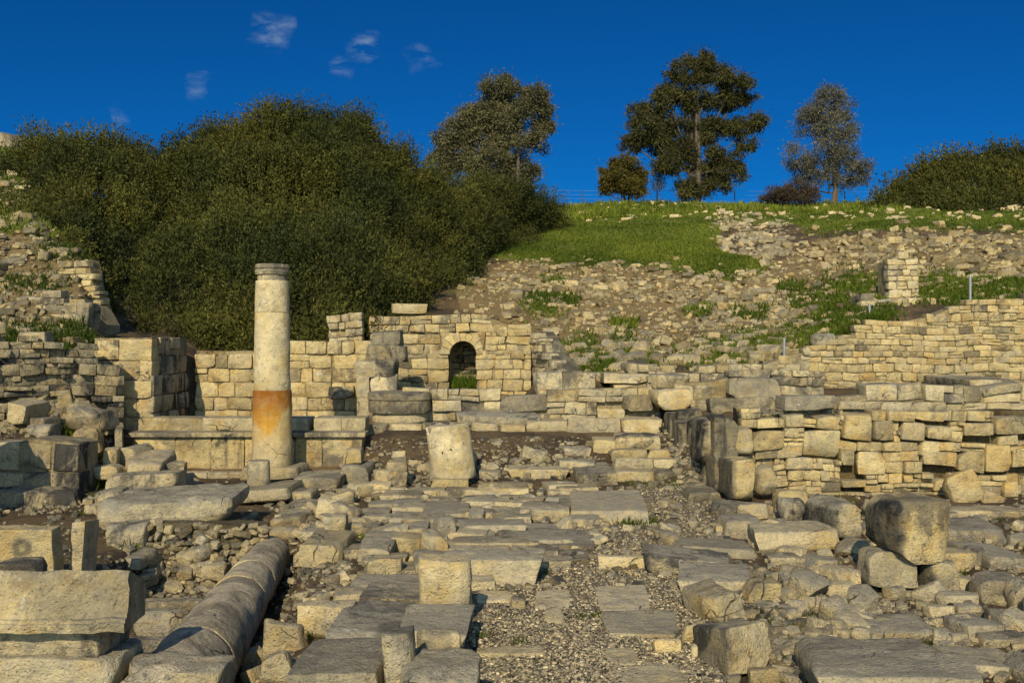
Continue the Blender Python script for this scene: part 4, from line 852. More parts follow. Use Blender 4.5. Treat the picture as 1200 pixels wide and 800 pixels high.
 (S, 'round pale stone topmost of the blocks right of the flank wall', 736, 750, 424, 427, 438, dict(Y=18.7, g=.2, dk=.2, rnd=.6)),
 (S, 'bright yellow block with a white underside by the orthostats', 769, 812, 455, 458, 480, dict(Y=17.1, g=.05, dk=.15, v=1.08)),
 (S, 'long brown slab lying flat on the wall behind the orthostats', 834, 912, 466, 469, 487, dict(Y=16.6, g=.5, dk=.3, v=.75, d=.5)),
 (S, 'dark flat slab on the long lower wall near the brown slab', 918, 980, 462, 465, 479, dict(Y=14.8, g=.75, dk=.4, d=.5)),
 (S, 'big grey weathered boulder on the ruined cross wall', 858, 912, 440, 444, 468, dict(Y=17.2, g=.6, dk=.4, rnd=.35, rough=.8)),
 (BO, 'grey boulder left of the metal post on the cross wall', 768, 812, 438, 442, 458, dict(Y=17.7, g=.5, dk=.35, rnd=.45, rough=.8)),
 (BO, 'rounded boulder topmost of the retaining wall step', 955, 981, 388, 391, 407, dict(Y=20.2, g=.5, dk=.3, rnd=.7)),
 (S, 'grey block behind the rounded boulder on the retaining wall', 981, 1003, 391, 393, 404, dict(Y=20.3, g=.5, dk=.3)),
 (S, 'dark slab at the right on the terrace before the retaining wall', 1140, 1186, 440, 445, 457, dict(Y=17.8, g=.6, dk=.5)),
 # orthostat end
 (S, 'rough yellow end block capping the orthostat wall', 820, 866, 490, 494, 545, dict(Y=14.2, left_shade=1, g=.2, dk=.35, rough=.7, yaw=2, d=.7)),
 (S, 'big block with a dark left face at the foot of the orthostat wall', 855, 885, 534, 542, 586, dict(Y=13.3, left_shade=1, g=.12, dk=.35, rough=.5, yaw=2, d=.7)),
 (S, 'stone with a round hole beside the capping end block', 862, 884, 499, 503, 532, dict(Y=14.0, g=.3, dk=.2, rnd=.4)),
 (BO, 'knobbly block leaning right of the dark-faced block', 886, 914, 546, 550, 582, dict(Y=13.6, g=.3, dk=.35, rough=.9, yaw=14, rnd=.3)),
 (S, 'low yellow stone between the leaning block and the rough wall', 912, 948, 572, 577, 600, dict(Y=13.2, g=.15, dk=.2)),
 (S, 'leaning six-sided yellow block at the foot of the rough wall', 1113, 1150, 550, 556, 592, dict(Y=13.75, g=.1, dk=.15, v=1.08, roll=24, rough=.9, d=.3)),
 (S, 'small slanting slab beside the six-sided yellow block', 1150, 1174, 575, 578, 594, dict(Y=13.7, g=.15, dk=.2, roll=-32, rough=.6)),
 (PV, 'pale flat stone at the top right of the gravel', 808, 844, 570, 578, 589, dict(g=.3, dk=.15, rough=.7)),
 # right middle and foreground
 (S, 'dark slanting slab right of the gravel top', 848, 920, 588, 600, 608, dict(g=.6, dk=.3, rough=.6, roll=-5)),
 (BO, 'grey boulder in front of the dark slanting slab', 850, 893, 603, 611, 632, dict(g=.6, dk=.4, rough=.8, rnd=.3)),
 (BO, 'small yellow stone left of the grey boulder at the gravel edge', 839, 856, 613, 616, 628, dict(g=.1, dk=.1, rnd=.4)),
 (S, 'wide flat-topped slab left of the dark-faced pair of blocks', 891, 982, 612, 626, 648, dict(g=.5, dk=.2, rough=.8, chips=6)),
 (S, 'dark block with a lit right half beside the big weathered block', 962, 1013, 583, 592, 634, dict(Y=11.0, left_shade=1, g=.2, dk=.3, yaw=12, d=.7, rough=.4)),
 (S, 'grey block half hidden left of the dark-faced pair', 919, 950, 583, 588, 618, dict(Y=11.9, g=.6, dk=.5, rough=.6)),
 (S, 'biggest weathered block with a black left face and bright right face', 1038, 1120, 577, 590, 660, dict(Y=8.85, left_shade=1, g=.15, dk=.5, yaw=12, d=.58, rough=.4, rnd=.07, chips=6, pitch=.3, roll=.5)),
 (S, 'block under the biggest weathered block, dark on its left', 1078, 1128, 650, 662, 700, dict(left_shade=1, g=.3, dk=.3, yaw=12, d=.55, rough=.35, pitch=.5, roll=.5)),
 (S, 'dark propping stone under the left corner of the biggest block', 1022, 1072, 652, 654, 686, dict(Y=8.95, g=.6, dk=.4, rough=.8, d=.5)),
 (S, 'dark rubble lump behind the propping stone', 985, 1024, 630, 636, 655, dict(g=.6, dk=.5, rough=1)),
 (S, 'yellow squared stone right of the biggest weathered block', 1096, 1144, 642, 649, 668, dict(Y=9.7, g=.1, dk=.15)),
 (S, 'pinkish stone beside the yellow squared stone at the right', 1140, 1161, 638, 645, 664, dict(Y=10.0, g=.4, dk=.2, rough=.7)),
 (PV, 'wide grey slab at the right edge behind the pinkish stone', 1155, 1210, 636, 655, 666, dict(g=.65, dk=.2, roll=-4)),
 (PV, 'big flat slab far right beneath the rough wall', 1112, 1182, 606, 622, 638, dict(g=.6, dk=.2, rough=.6)),
 (PV, 'thin flat slabs edge along the foot of the rough wall', 1116, 1210, 592, 600, 607, dict(g=.4, dk=.2, rough=.6)),
 (S, 'small light block right of the block under the biggest one', 1124, 1153, 674, 680, 695, dict(g=.45, dk=.2)),
 (S, 'brown five-sided block near the right edge', 1150, 1193, 671, 681, 709, dict(g=.4, dk=.2, v=.85, rough=.8)),
 (S, 'dark shaded block cut by the right edge', 1190, 1225, 676, 684, 718, dict(g=.65, dk=.5)),
 (S, 'low dark block in front of the block under the biggest one', 1104, 1150, 692, 698, 712, dict(g=.55, dk=.4)),
 (BO, 'tall pale boulder beside the slab with the weed', 996, 1035, 686, 694, 726, dict(g=.4, dk=.25, rough=.8, rnd=.4)),
 (BO, 'half-buried brown boulder behind the tall pale boulder', 968, 1012, 678, 684, 704, dict(g=.35, dk=.2, rnd=.7, rough=.6)),
 (BO, 'small dark round boulder left of the tall pale boulder', 975, 996, 698, 701, 720, dict(g=.8, dk=.5, rnd=.8, rough=.5)),
 (BO, 'bright white boulder below the biggest weathered block', 998, 1044, 666, 672, 689, dict(g=.1, dk=.05, v=1.2, rnd=.5, rough=.7)),
 (BO, 'light round stone under the bright white boulder', 1038, 1065, 684, 688, 702, dict(g=.2, dk=.1, rnd=.6)),
 (PV, 'tilted grey slab with a weed at its front', 1022, 1108, 721, 742, 752, dict(g=.6, dk=.2, rough=.7, chips=6)),
 (PV, 'long dark slab at the bottom right, behind the chipped corner slab', 948, 1098, 748, 768, 800, dict(Y=6.4, g=.75, dk=.3, v=.85, rough=.5)),
 (PV, 'big cracked slab with a yellow chipped corner at the bottom right', 972, 1158, 766, 800, 840, dict(Y=5.75, g=.65, dk=.3, v=.9, rough=.6)),
 (PV, 'grey slab near the right edge above the wide corner slab', 1124, 1184, 720, 735, 750, dict(g=.65, dk=.3, yaw=10)),
 (PV, 'wide pale slab at the lower right edge', 1130, 1220, 756, 784, 794, dict(g=.55, dk=.2, roll=-3)),
 (PV, 'square dark slab at the right edge behind the wide pale slab', 1155, 1215, 738, 750, 758, dict(g=.7, dk=.3)),
 (BO, 'rounded grey stone between the tilted slab and the right edge', 1110, 1139, 739, 744, 756, dict(g=.5, dk=.2, rnd=.5)),
 (S, 'white wedge of stone amid the right-hand weeds', 1088, 1122, 707, 712, 723, dict(g=.15, dk=.1, v=1.1, rough=.9)),
 (S, 'dark lump beside the white wedge', 1124, 1152, 706, 711, 721, dict(g=.7, dk=.5, rnd=.4)),
 (S, 'dark tilted slab cut by the right edge above the square slab', 1172, 1220, 714, 726, 740, dict(g=.7, dk=.4, roll=-8)),
 (PV, 'long grey slab with a dark left end right of the gravel', 756, 866, 640, 659, 676, dict(left_shade=.8, g=.5, dk=.4, yaw=-8, rough=.6)),
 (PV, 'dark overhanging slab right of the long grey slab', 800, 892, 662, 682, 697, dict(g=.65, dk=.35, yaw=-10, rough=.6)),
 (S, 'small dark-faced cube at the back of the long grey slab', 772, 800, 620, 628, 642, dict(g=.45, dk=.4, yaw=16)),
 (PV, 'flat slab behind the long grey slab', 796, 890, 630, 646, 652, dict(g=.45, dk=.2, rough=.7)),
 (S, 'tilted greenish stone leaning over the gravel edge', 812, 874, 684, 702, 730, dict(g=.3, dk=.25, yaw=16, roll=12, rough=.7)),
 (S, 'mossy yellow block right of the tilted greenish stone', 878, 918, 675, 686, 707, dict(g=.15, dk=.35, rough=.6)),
 (S, 'large tilted block lying on its side at the lower right of the gravel', 828, 916, 712, 748, 796, dict(g=.3, dk=.35, yaw=16, rough=.5, chips=6, pitch=-13, d=.5, left_shade=.7)),
 (BO, 'yellow rounded stone left of the large tilted block', 803, 836, 727, 733, 754, dict(g=.08, dk=.1, rnd=.5, rough=.8)),
 (BO, 'pale flat-bottomed stone on the gravel edge', 767, 799, 747, 751, 766, dict(g=.1, dk=.1, v=1.08, rnd=.5)),
 (BO, 'white stone touching the large tilted block', 811, 834, 754, 757, 772, dict(g=.1, dk=.05, v=1.15, rnd=.4)),
 (S, 'orange-brown stone wedged under the large tilted block', 880, 914, 780, 786, 806, dict(g=.1, dk=.1, v=.8)),
 (S, 'squat block in the grey slope right of the long grey slab', 904, 948, 647, 655, 664, dict(g=.5, dk=.2, rough=.8)),
 (S, 'dark low block sunk behind the white boulder', 945, 985, 650, 658, 672, dict(g=.4, dk=.2, rough=.8)),
]
for kind, lab, x0, x1, yt, yf, yb, kw in STONES: put_stone(kind, lab, x0, x1, yt, yf, yb, **kw)

Yc = 5.95; zb_, zt_ = Z(741, Yc), Z(674, Yc); hC = zt_ - zb_
prof = [(.0, 0), (.0, .05), (.012, .055), (.014, .075), (.03, .082), (.045, .13), (.075, .24), (.085, .29), (.10, hC - .015), (.115, hC), (.36, hC - .11), (.40, .2), (.38, 0)]
xs = np.linspace(X(-60, Yc), X(147, Yc), 46); K = len(prof); V = np.array([(x, Yc + a, zb_ + c) for x in xs for a, c in prof]); V[:, 0] += np.where(V[:, 0] > xs[-1] - .01, -.05 * np.abs(vnoise(V * 9, 4)) - .25 * (V[:, 1] - Yc) * .2, 0)
V += np.stack([0 * V[:, 0], .014 * fbm(V * 6, 3, 31), .010 * fbm(V * 7, 3, 32)], 1)
Fq = [(i * K + j, (i + 1) * K + j, (i + 1) * K + (j + 1) % K, i * K + (j + 1) % K) for i in range(len(xs) - 1) for j in range(K)]
tag(obj('stone_block', make_mesh('stone_block', V, [np.array(Fq), np.arange(K)[None], (np.arange(K)[::-1] + (len(xs) - 1) * K)[None]], STONE, (1.0, .22, .35, .4), sharp=32)), 'long cornice block with moulded lower edge, top of the left corner stack', 'stone block', 'fallen stone blocks')

R = np.random.RandomState(23)
FILL = [(440, 580), (560, 568), (690, 572), (700, 612), (660, 640), (640, 660), (560, 690), (440, 690), (390, 650), (420, 605)]
ys_ = np.arange(9.0, 14.2, .42); k = 0
for y_ in ys_:
    x_ = -3.0 + R.uniform(0, .4)
    while x_ < 1.4:
        w = R.uniform(.4, .85); cx, cy = x_ + w / 2, y_ + R.uniform(-.06, .06); z_ = gz(cx, cy); px_, py_ = 600 + F * cx / cy, 400 + F * (CZ - z_) / cy
        if poly_mask(np.array([px_]), np.array([py_]), FILL, 1e-3)[0] > .5 and R.rand() < .8:
            h = R.uniform(.07, .13); P, fc = stone(w - .02, R.uniform(.32, .44), h, R.randint(1 << 30), .9, .1, .07, 7, 10, 1)
            bg = Bag(); bg.add(P, fc, rtint(.4, .3, 1.0, .12, R)); o = obj('paving_slab', bg.mesh('paving_slab', STONE, sharp=38), None, (cx, cy, z_ - .035))
            o.rotation_euler = (R.normal(0, .03), R.normal(0, .03), R.normal(0, .12)); tag(o, 'low worn paving slab set between the larger slabs of the old street', 'paving slab', 'low worn slabs of the street')
        x_ += w

# ------------------------------------------------------------------ scattered rubble
TPL = [stone(1, 1 * q, .75 * q2, 900 + i, 1.1, .35, .45, 5, 2, 1, fine=False) for i, (q, q2) in enumerate(zip(np.random.RandomState(1).uniform(.6, 1, 14), np.random.RandomState(2).uniform(.45, 1, 14)))]
PEB = [stone(1, .8, .6, 950 + i, .9, .6, 1.2, 2, 1, 1, fine=False) for i in range(6)]
def scatter(bag, pts, sizes, R, tpl=TPL, sink=.25, g=(.1, .6), dk=(0, .4), v=(.8, 1.15), tilt=.5, flat=1.0):
    pts = np.asarray(pts); n = len(pts); which = R.randint(0, len(tpl), n)
    for k in range(len(tpl)):
        s = which == k; m = s.sum()
        if not m: continue
        V, fc = tpl[k]; V = V - np.array([0, 0, V[:, 2].mean()])
        sc = sizes[s][:, None] * np.stack([R.uniform(.75, 1.25, m), R.uniform(.75, 1.25, m), R.uniform(.7, 1.2, m) * flat], 1)
        a = R.uniform(0, 2 * math.pi, m); tx = R.normal(0, tilt, m)
        P = V[None] * sc[:, None]
        P = np.stack([P[..., 0], P[..., 1] * np.cos(tx)[:, None] - P[..., 2] * np.sin(tx)[:, None], P[..., 1] * np.sin(tx)[:, None] + P[..., 2] * np.cos(tx)[:, None]], -1)
        P = np.stack([P[..., 0] * np.cos(a)[:, None] - P[..., 1] * np.sin(a)[:, None], P[..., 0] * np.sin(a)[:, None] + P[..., 1] * np.cos(a)[:, None], P[..., 2]], -1)
        h = V[:, 2].max() * sc[:, 2]
        P = P + pts[s][:, None] + np.stack([0 * h, 0 * h, h * (1 - 2 * sink)], 1)[:, None]
        t = np.stack([R.uniform(*v, m), R.uniform(*g, m), R.uniform(*dk, m), R.rand(m)], 1)
        nv = len(V); f = (fc[None] + (np.arange(m) * nv)[:, None, None]).reshape(-1, fc.shape[1])
        bag.add(P.reshape(-1, 3), f, np.repeat(t, nv, 0))
def in_poly(n, poly, R, far=None, fz=0):
    poly = np.asarray(poly, float); lo, hi = poly.min(0), poly.max(0); out = np.zeros((0, 3)); px = np.zeros((0, 2))
    k = 0
    while len(out) < n and k < 30:
        q = R.uniform(lo, hi, (int(n * 1.5) + 20, 2)); q = q[poly_mask(q[:, 0], q[:, 1], poly, 1e-3) > .5]
        if len(q):
            if fz: q = q + R.normal(0, 1, q.shape) * np.array([fz * 1.6, fz])
            h, ok = hits(q[:, 0], q[:, 1]); 
            if far is not None: ok &= (h[:, 1] > far[0]) & (h[:, 1] < far[1])
            out = np.concatenate([out, h[ok]]); k += 1
        else: k += 1
    out = out[:n]
    if len(out): out[:, 2] = ground(out[:, 0], out[:, 1])
    return out
R = np.random.RandomState(15); b, pl, L = REVET; gu, gw = np.meshgrid(np.arange(.04, L, .105), np.arange(-.46, .24, .085)); q = np.stack([gu.ravel(), .04 + .0 * gu.ravel(), gw.ravel()], 1) + R.uniform(-.035, .035, (gu.size, 3))
q = q[q[:, 2] < .22 - .12 * np.maximum(0, q[:, 0] - .8)]; scatter(b, pl(q), R.uniform(.085, .17, len(q)), R, g=(.05, .6), dk=(0, .6), v=(.5, 1.05), sink=.5, tilt=.8)
tag(obj('rubble_revetment', b.mesh('rubble_revetment', STONE, sharp=38)), 'crumbling face of small brown stones under the big flat grey slab', 'wall')
R = np.random.RandomState(5)
# hillside rubble (too many to count)
b = Bag()
def lognorm(n, med, sig, lo, hi): return np.clip(med * np.exp(R.normal(0, sig, n)), lo, hi)
def band(n, poly, med, far=(20, 60), sig=.5, lo=.04, hi=.8, fz=0, **k):
    p = in_poly(n, poly, R, far, fz); scatter(b, p, lognorm(len(p), med, sig, lo, hi), R, **k)
band(8200, DRY_ZONE, .082, g=(0, .5), v=(.35, 1.15), hi=.3, sig=.6, fz=5)
band(620, [(640, 310), (740, 314), (860, 332), (950, 372), (960, 395), (840, 345), (740, 345), (610, 345), (560, 335)], .16, g=(0, .5), v=(.4, 1.1), hi=.4, fz=8)
band(420, [(780, 330), (900, 325), (960, 372), (930, 395), (860, 400), (820, 370)], .16, g=(.05, .6), v=(.45, 1.1), hi=.4, fz=8)
band(800, [(940, 282), (1060, 274), (1230, 274), (1230, 330), (1100, 330), (1020, 318), (960, 320), (930, 300)], .16, g=(0, .45), v=(.35, 1.05), hi=.45, sig=.6, fz=8)
band(480, [(838, 262), (870, 256), (915, 268), (930, 285), (905, 302), (870, 296)], .17, g=(.35, .8), v=(.65, 1.15), hi=.4, fz=6)
band(260, [(640, 240), (1200, 236), (1200, 262), (1000, 262), (850, 255), (640, 262)], .2, g=(.1, .4), v=(1.05, 1.3), lo=.08, hi=.4, far=(30, 62))
band(150, [(1040, 236), (1130, 238), (1200, 243), (1200, 249), (1120, 243), (1045, 240)], .32, g=(.1, .4), v=(1.05, 1.3), hi=.5, far=(40, 62))
band(300, [(640, 400), (860, 400), (940, 410), (940, 425), (640, 440)], .2, g=(.2, .7), v=(.5, 1.1), far=(18.5, 30), hi=.45, fz=5)
band(520, [(-20, 268), (40, 272), (110, 300), (120, 380), (95, 400), (-20, 400)], .11, g=(.15, .7), v=(.4, 1.0), far=(15, 24), hi=.35, fz=4)
band(500, [(-20, 420), (110, 430), (120, 490), (60, 510), (-20, 510)], .13, g=(.3, .7), v=(.7, 1.), far=(13, 18), hi=.35)
band(260, [(-20, 205), (30, 205), (60, 262), (110, 290), (40, 272), (-20, 270)], .14, g=(.1, .6), v=(.5, 1.1), far=(19, 40), hi=.4, fz=3)
band(900, [(1225, 274), (1700, 280), (1700, 345), (1225, 345)], .15, g=(0, .5), v=(.35, 1.1), hi=.4, fz=6)
band(1500, [(-560, 150), (-10, 190), (-10, 420), (-560, 420)], .15, g=(.1, .6), v=(.45, 1.1), far=(15, 60), hi=.5, fz=3)
tag(obj('hillside_rubble', b.mesh('hillside_rubble', WARM, flat=True)), kind='stuff')
# loose stones about the ruins: the larger ones one by one, the chips as one mass
ZN = [('small loose limestone chunk in the rubble between the fallen column and the bank', [(300, 575), (440, 560), (500, 590), (480, 640), (420, 640), (340, 625)], 42, .14),
      ('small loose stone on the mossy bare patch beside the fallen column', [(335, 655), (420, 660), (430, 690), (370, 720), (330, 730)], 16, .09),
      ('small loose stone tumbled in the trench left of the fallen column', [(170, 640), (300, 600), (300, 640), (230, 700), (170, 700)], 34, .13),
      ('small loose stone lying along the foot of the dark bank', [(430, 545), (560, 540), (700, 535), (700, 560), (560, 565), (430, 590)], 34, .14),
      ('small loose stone wedged between the paving slabs of the street', [(500, 575), (700, 570), (720, 640), (640, 640), (520, 640)], 34, .12),
      ('small loose stone on the gravel near the right-hand slabs', [(700, 580), (840, 600), (780, 640), (700, 650), (660, 660)], 22, .11),
      ('small loose stone in the stony weeds at the lower right', [(900, 650), (1010, 650), (1060, 700), (1020, 750), (930, 760), (900, 720)], 60, .11),
      ('small loose stone among the slabs near the right edge', [(1060, 690), (1200, 690), (1200, 740), (1110, 770), (1050, 720)], 30, .12),
      ('small loose stone in front of the rough masonry wall', [(860, 585), (1010, 600), (1200, 600), (1200, 640), (1000, 660), (880, 640)], 26, .14),
      ('small loose stone on the flat ground before the streaked wall', [(0, 590), (110, 585), (110, 602), (0, 605)], 14, .10),
      ('small loose stone on the left corner of the gravel and paving', [(300, 740), (345, 740), (345, 800), (280, 800)], 10, .12)]
for lab, poly, n, med in ZN:
    p = in_poly(n, poly, R); grp = lab.replace('small loose limestone chunk', 'small loose stones').replace('small loose stone ', 'small loose stones ')
    sz = np.sort(lognorm(len(p), med, .35, .06, .3))[::-1]
    for q, s in zip(p, sz):
        P, fc = stone(s * R.uniform(.9, 1.4), s * R.uniform(.7, 1.1), s * R.uniform(.5, .9), R.randint(1 << 30), 1.0, R.uniform(.15, .5), max(.03, s / 5), 5, 6, 2)
        bg = Bag(); bg.add(P, fc, rtint(R.uniform(.1, .55), .2, R.uniform(.9, 1.15), .1, R)); o = obj('loose_stone', bg.mesh('loose_stone', STONE, sharp=38), None, (q[0], q[1], q[2] - s * .1))
        o.rotation_euler = (R.normal(0, .2), R.normal(0, .2), R.uniform(0, 6.3)); tag(o, lab, 'stone', grp)
b = Bag()
for lab, poly, n, med in ZN:
    p = in_poly(int(n * 9), poly, R); scatter(b, p, lognorm(len(p), med * .42, .4, .02, .12), R, g=(.1, .9), dk=(0, .8), v=(.5, 1.15))
for poly, n, med in (([(930, 440), (1200, 440), (1200, 463), (930, 466)], 1100, .11), ([(765, 498), (800, 496), (850, 520), (860, 600), (800, 570)], 900, .06), ([(440, 462), (780, 462), (780, 500), (440, 500)], 700, .05), ([(855, 470), (960, 455), (1200, 440), (1200, 470), (960, 480), (860, 500)], 900, .06), ([(620, 430), (960, 425), (960, 470), (620, 465)], 900, .06), ([(-20, 500), (150, 470), (160, 560), (-20, 600)], 500, .05), ([(430, 515), (770, 510), (770, 530), (560, 560), (430, 570)], 700, .05), ([(-20, 560), (330, 560), (330, 720), (-20, 720)], 700, .05), ([(340, 540), (560, 540), (560, 800), (260, 800)], 1100, .045),
                     ([(480, 560), (860, 560), (860, 690), (480, 690)], 1300, .05), ([(820, 570), (1200, 570), (1200, 800), (830, 800)], 2200, .05), ([(840, 690), (960, 640), (1030, 720), (940, 790), (900, 790)], 900, .055),
                     ([(160, 640), (330, 620), (420, 660), (420, 720), (330, 740), (160, 720)], 900, .04)):
    p = in_poly(n, poly, R, (4, 18)); scatter(b, p, lognorm(len(p), med * .85, .5, .012, .16), R, g=(.1, .95), dk=(0, .8), v=(.42, 1.15))
p = in_poly(2600, [(1195, 585), (1700, 590), (1700, 800), (1195, 800)], R, (4, 18)); scatter(b, p, lognorm(len(p), .075, .6, .02, .3), R, g=(.1, .95), dk=(0, .8), v=(.42, 1.15))
p = in_poly(1300, [(-560, 480), (-5, 540), (-5, 800), (-560, 800)], R, (4, 18)); scatter(b, p, lognorm(len(p), .07, .6, .02, .3), R, g=(.1, .95), dk=(0, .8), v=(.42, 1.15))
tag(obj('stone_rubble', b.mesh('stone_rubble', STONE, flat=True)), kind='stuff')
b = Bag(); p = in_poly(54000, GRAVEL, R, (4, 17)); w = R.rand(len(p))
k_ = R.rand(len(p)); q1, q2 = k_ < .22, k_ > .9
scatter(b, p[q1], lognorm(q1.sum(), .0125, .4, .006, .03), R, tpl=PEB, g=(.4, 1.), dk=(.4, .9), v=(.25, .6)); scatter(b, p[q2], lognorm(q2.sum(), .012, .4, .006, .03), R, tpl=PEB, g=(0, .3), dk=(0, .05), v=(1.4, 1.9)); p = p[~q1 & ~q2]
scatter(b, p, lognorm(len(p), .0105, .4, .005, .035), R, tpl=PEB, g=(.1, .9), dk=(0, .5), v=(.65, 1.5), sink=.2)
tag(obj('gravel', b.mesh('gravel', STONE, flat=True)), kind='stuff')

# ------------------------------------------------------------------ grass
def leaves_mesh(name, base, dirs, L, W, tint, mat, parent=None, side=None, R=R):
    n = len(base); d = dirs / np.maximum(np.linalg.norm(dirs, axis=1, keepdims=True), 1e-9)
    s = np.cross(d, R.normal(0, 1, (n, 3))) if side is None else side; s /= np.maximum(np.linalg.norm(s, axis=1, keepdims=True), 1e-9)
    L = np.broadcast_to(L, (n,))[:, None]; W = np.broadcast_to(W, (n,))[:, None]
    V = np.stack([base, base + d * L * .45 + s * W * .5, base + d * L, base + d * L * .45 - s * W * .5], 1).reshape(-1, 3)
    return obj(name, make_mesh(name, V, np.arange(4 * n).reshape(n, 4), mat, np.repeat(tint, 4, 0)), parent)
B_, D_, L_, W_, T_ = [], [], [], [], []
def grass_in(n, poly, h, w, far=None, val=(.7, 1.2), mixr=(0, 1), clump=0, fz=0):
    p = in_poly(n if not clump else max(4, n // clump), poly, R, far, fz)
    if clump and len(p):
        p = np.repeat(p, clump, 0); p[:, :2] += R.normal(0, h * .8, (len(p), 2)); p[:, 2] = ground(p[:, 0], p[:, 1])
    m = len(p); B_.append(p - np.array([0, 0, .01])); D_.append(np.stack([R.normal(0, .45, m), R.normal(0, .45, m), np.ones(m)], 1))
    L_.append(h * R.uniform(.5, 1.3, m)); W_.append(w * R.uniform(.7, 1.3, m)); nz = fbm2(p[:, 0], p[:, 1], .35, 3, 77); T_.append(np.stack([R.uniform(*val, m) * (1 + .3 * nz), np.clip(R.uniform(*mixr, m) + .45 * nz, 0, 1), 0 * p[:, 0], 0 * p[:, 0] + 1], 1))
grass_in(98000, GR_ZONES[0], .11, .045, (28, 62), mixr=(.2, 1), fz=4)
grass_in(7000, [(600, 246), (700, 240), (840, 240), (1060, 240), (1060, 250), (840, 250), (600, 262)], .3, .08, (40, 62), mixr=(.6, 1), val=(.9, 1.4))
for k in (1, 2, 3, 4, 5, 7): grass_in((6000, 1200, 11000, 5000, 900, 2400)[(1, 2, 3, 4, 5, 7).index(k)], GR_ZONES[k], .15, .04, (19, 40), mixr=(0, .6), val=(.7, 1.1), fz=6)
grass_in(3500, [(-20, 160), (60, 160), (60, 262), (110, 290), (40, 274), (-20, 272)], .18, .04, (19, 60), mixr=(.1, 1), fz=3)
grass_in(4000, [(1195, 328), (1700, 326), (1700, 348), (1195, 350)], .15, .04, (19, 40), mixr=(0, .6), fz=6)
grass_in(9000, [(-560, 120), (-10, 170), (-10, 300), (-560, 330)], .18, .05, (19, 60), mixr=(.1, 1), fz=3)
for _ in range(9):
    c = R.uniform([640, 320], [1150, 400]); grass_in(160, [(c[0] - 18, c[1] - 5), (c[0] + 18, c[1] - 6), (c[0] + 14, c[1] + 7), (c[0] - 15, c[1] + 6)], .25, .05, (20, 50), mixr=(0, .7))
for c, rx, ry, n, h in (((100, 560), 18, 14, 500, .16), ((88, 508), 14, 5, 250, .16), ((50, 470), 40, 30, 500, .2), ((20, 410), 45, 18, 1300, .25), ((75, 300), 30, 10, 500, .2), ((40, 335), 40, 8, 400, .2), ((85, 400), 24, 14, 500, .22), ((15, 460), 26, 10, 400, .2), ((172, 658), 8, 5, 160, .12), ((450, 672), 6, 6, 200, .10), ((745, 612), 22, 4, 420, .10), ((770, 567), 40, 3, 320, .08), ((712, 608), 8, 4, 120, .1),
                        ((950, 735), 26, 14, 420, .07), ((1035, 775), 18, 3, 160, .05), ((1085, 745), 14, 6, 120, .09), ((968, 690), 5, 5, 60, .09), ((1100, 730), 20, 6, 160, .06), ((590, 592), 6, 3, 60, .1), ((310, 660), 14, 40, 260, .05), ((270, 680), 26, 24, 500, .06), ((390, 660), 30, 10, 260, .04), ((470, 480), 4, 4, 10, .1),
                        ((885, 497), 14, 7, 200, .14), ((1150, 462), 30, 4, 200, .12), ((900, 730), 20, 16, 120, .05)):
    grass_in(n, [(c[0] + rx * math.cos(a), c[1] + ry * math.sin(a)) for a in np.arange(10) * .628], h, h * .11, (4, 24), val=(.5, 1.0), mixr=(0, .5), clump=7)
for _ in range(90):
    c = R.uniform([20, 560], [1190, 790]); grass_in(26, [(c[0] - 7, c[1] - 2.5), (c[0] + 7, c[1] - 2.5), (c[0] + 6, c[1] + 2.5), (c[0] - 6, c[1] + 2.5)], .07, .010, (4, 18), val=(.5, 1.1), mixr=(0, 1))
p = np.stack([R.uniform(xo0 + .04, xo1 - .04, 900), R.uniform(20.55, 21.1, 900), np.full(900, Z(464, 20.5))], 1); p[:, 2] += (p[:, 1] - 20.5) * .35
B_.append(p); D_.append(np.stack([R.normal(0, .4, 900), R.normal(-.2, .3, 900), np.ones(900)], 1)); L_.append(R.uniform(.16, .36, 900)); W_.append(R.uniform(.02, .035, 900)); T_.append(np.stack([R.uniform(.8, 1.3, 900), R.uniform(0, .5, 900), np.zeros(900), np.ones(900)], 1))
tag(leaves_mesh('grass', np.concatenate(B_), np.concatenate(D_), np.concatenate(L_), np.concatenate(W_), np.concatenate(T_), GRASS), kind='stuff')

h_, _ = hits([602], [593]); m_ = 70; tag(leaves_mesh('dark_weed', np.tile(h_[0] + np.array([0, 0, .0]), (m_, 1)) + R.normal(0, .03, (m_, 3)) * np.array([1.4, 1, .5]), np.stack([R.normal(0, .9, m_), R.normal(0, .7, m_), np.full(m_, .9)], 1), .14 * R.uniform(.6, 1.2, m_), .03, np.stack([R.uniform(.4, .8, m_), R.uniform(0, .5, m_), np.zeros(m_), np.ones(m_)], 1), PURPLELEAF), 'small dark leafy weed growing between two worn slabs of the street', 'weed')

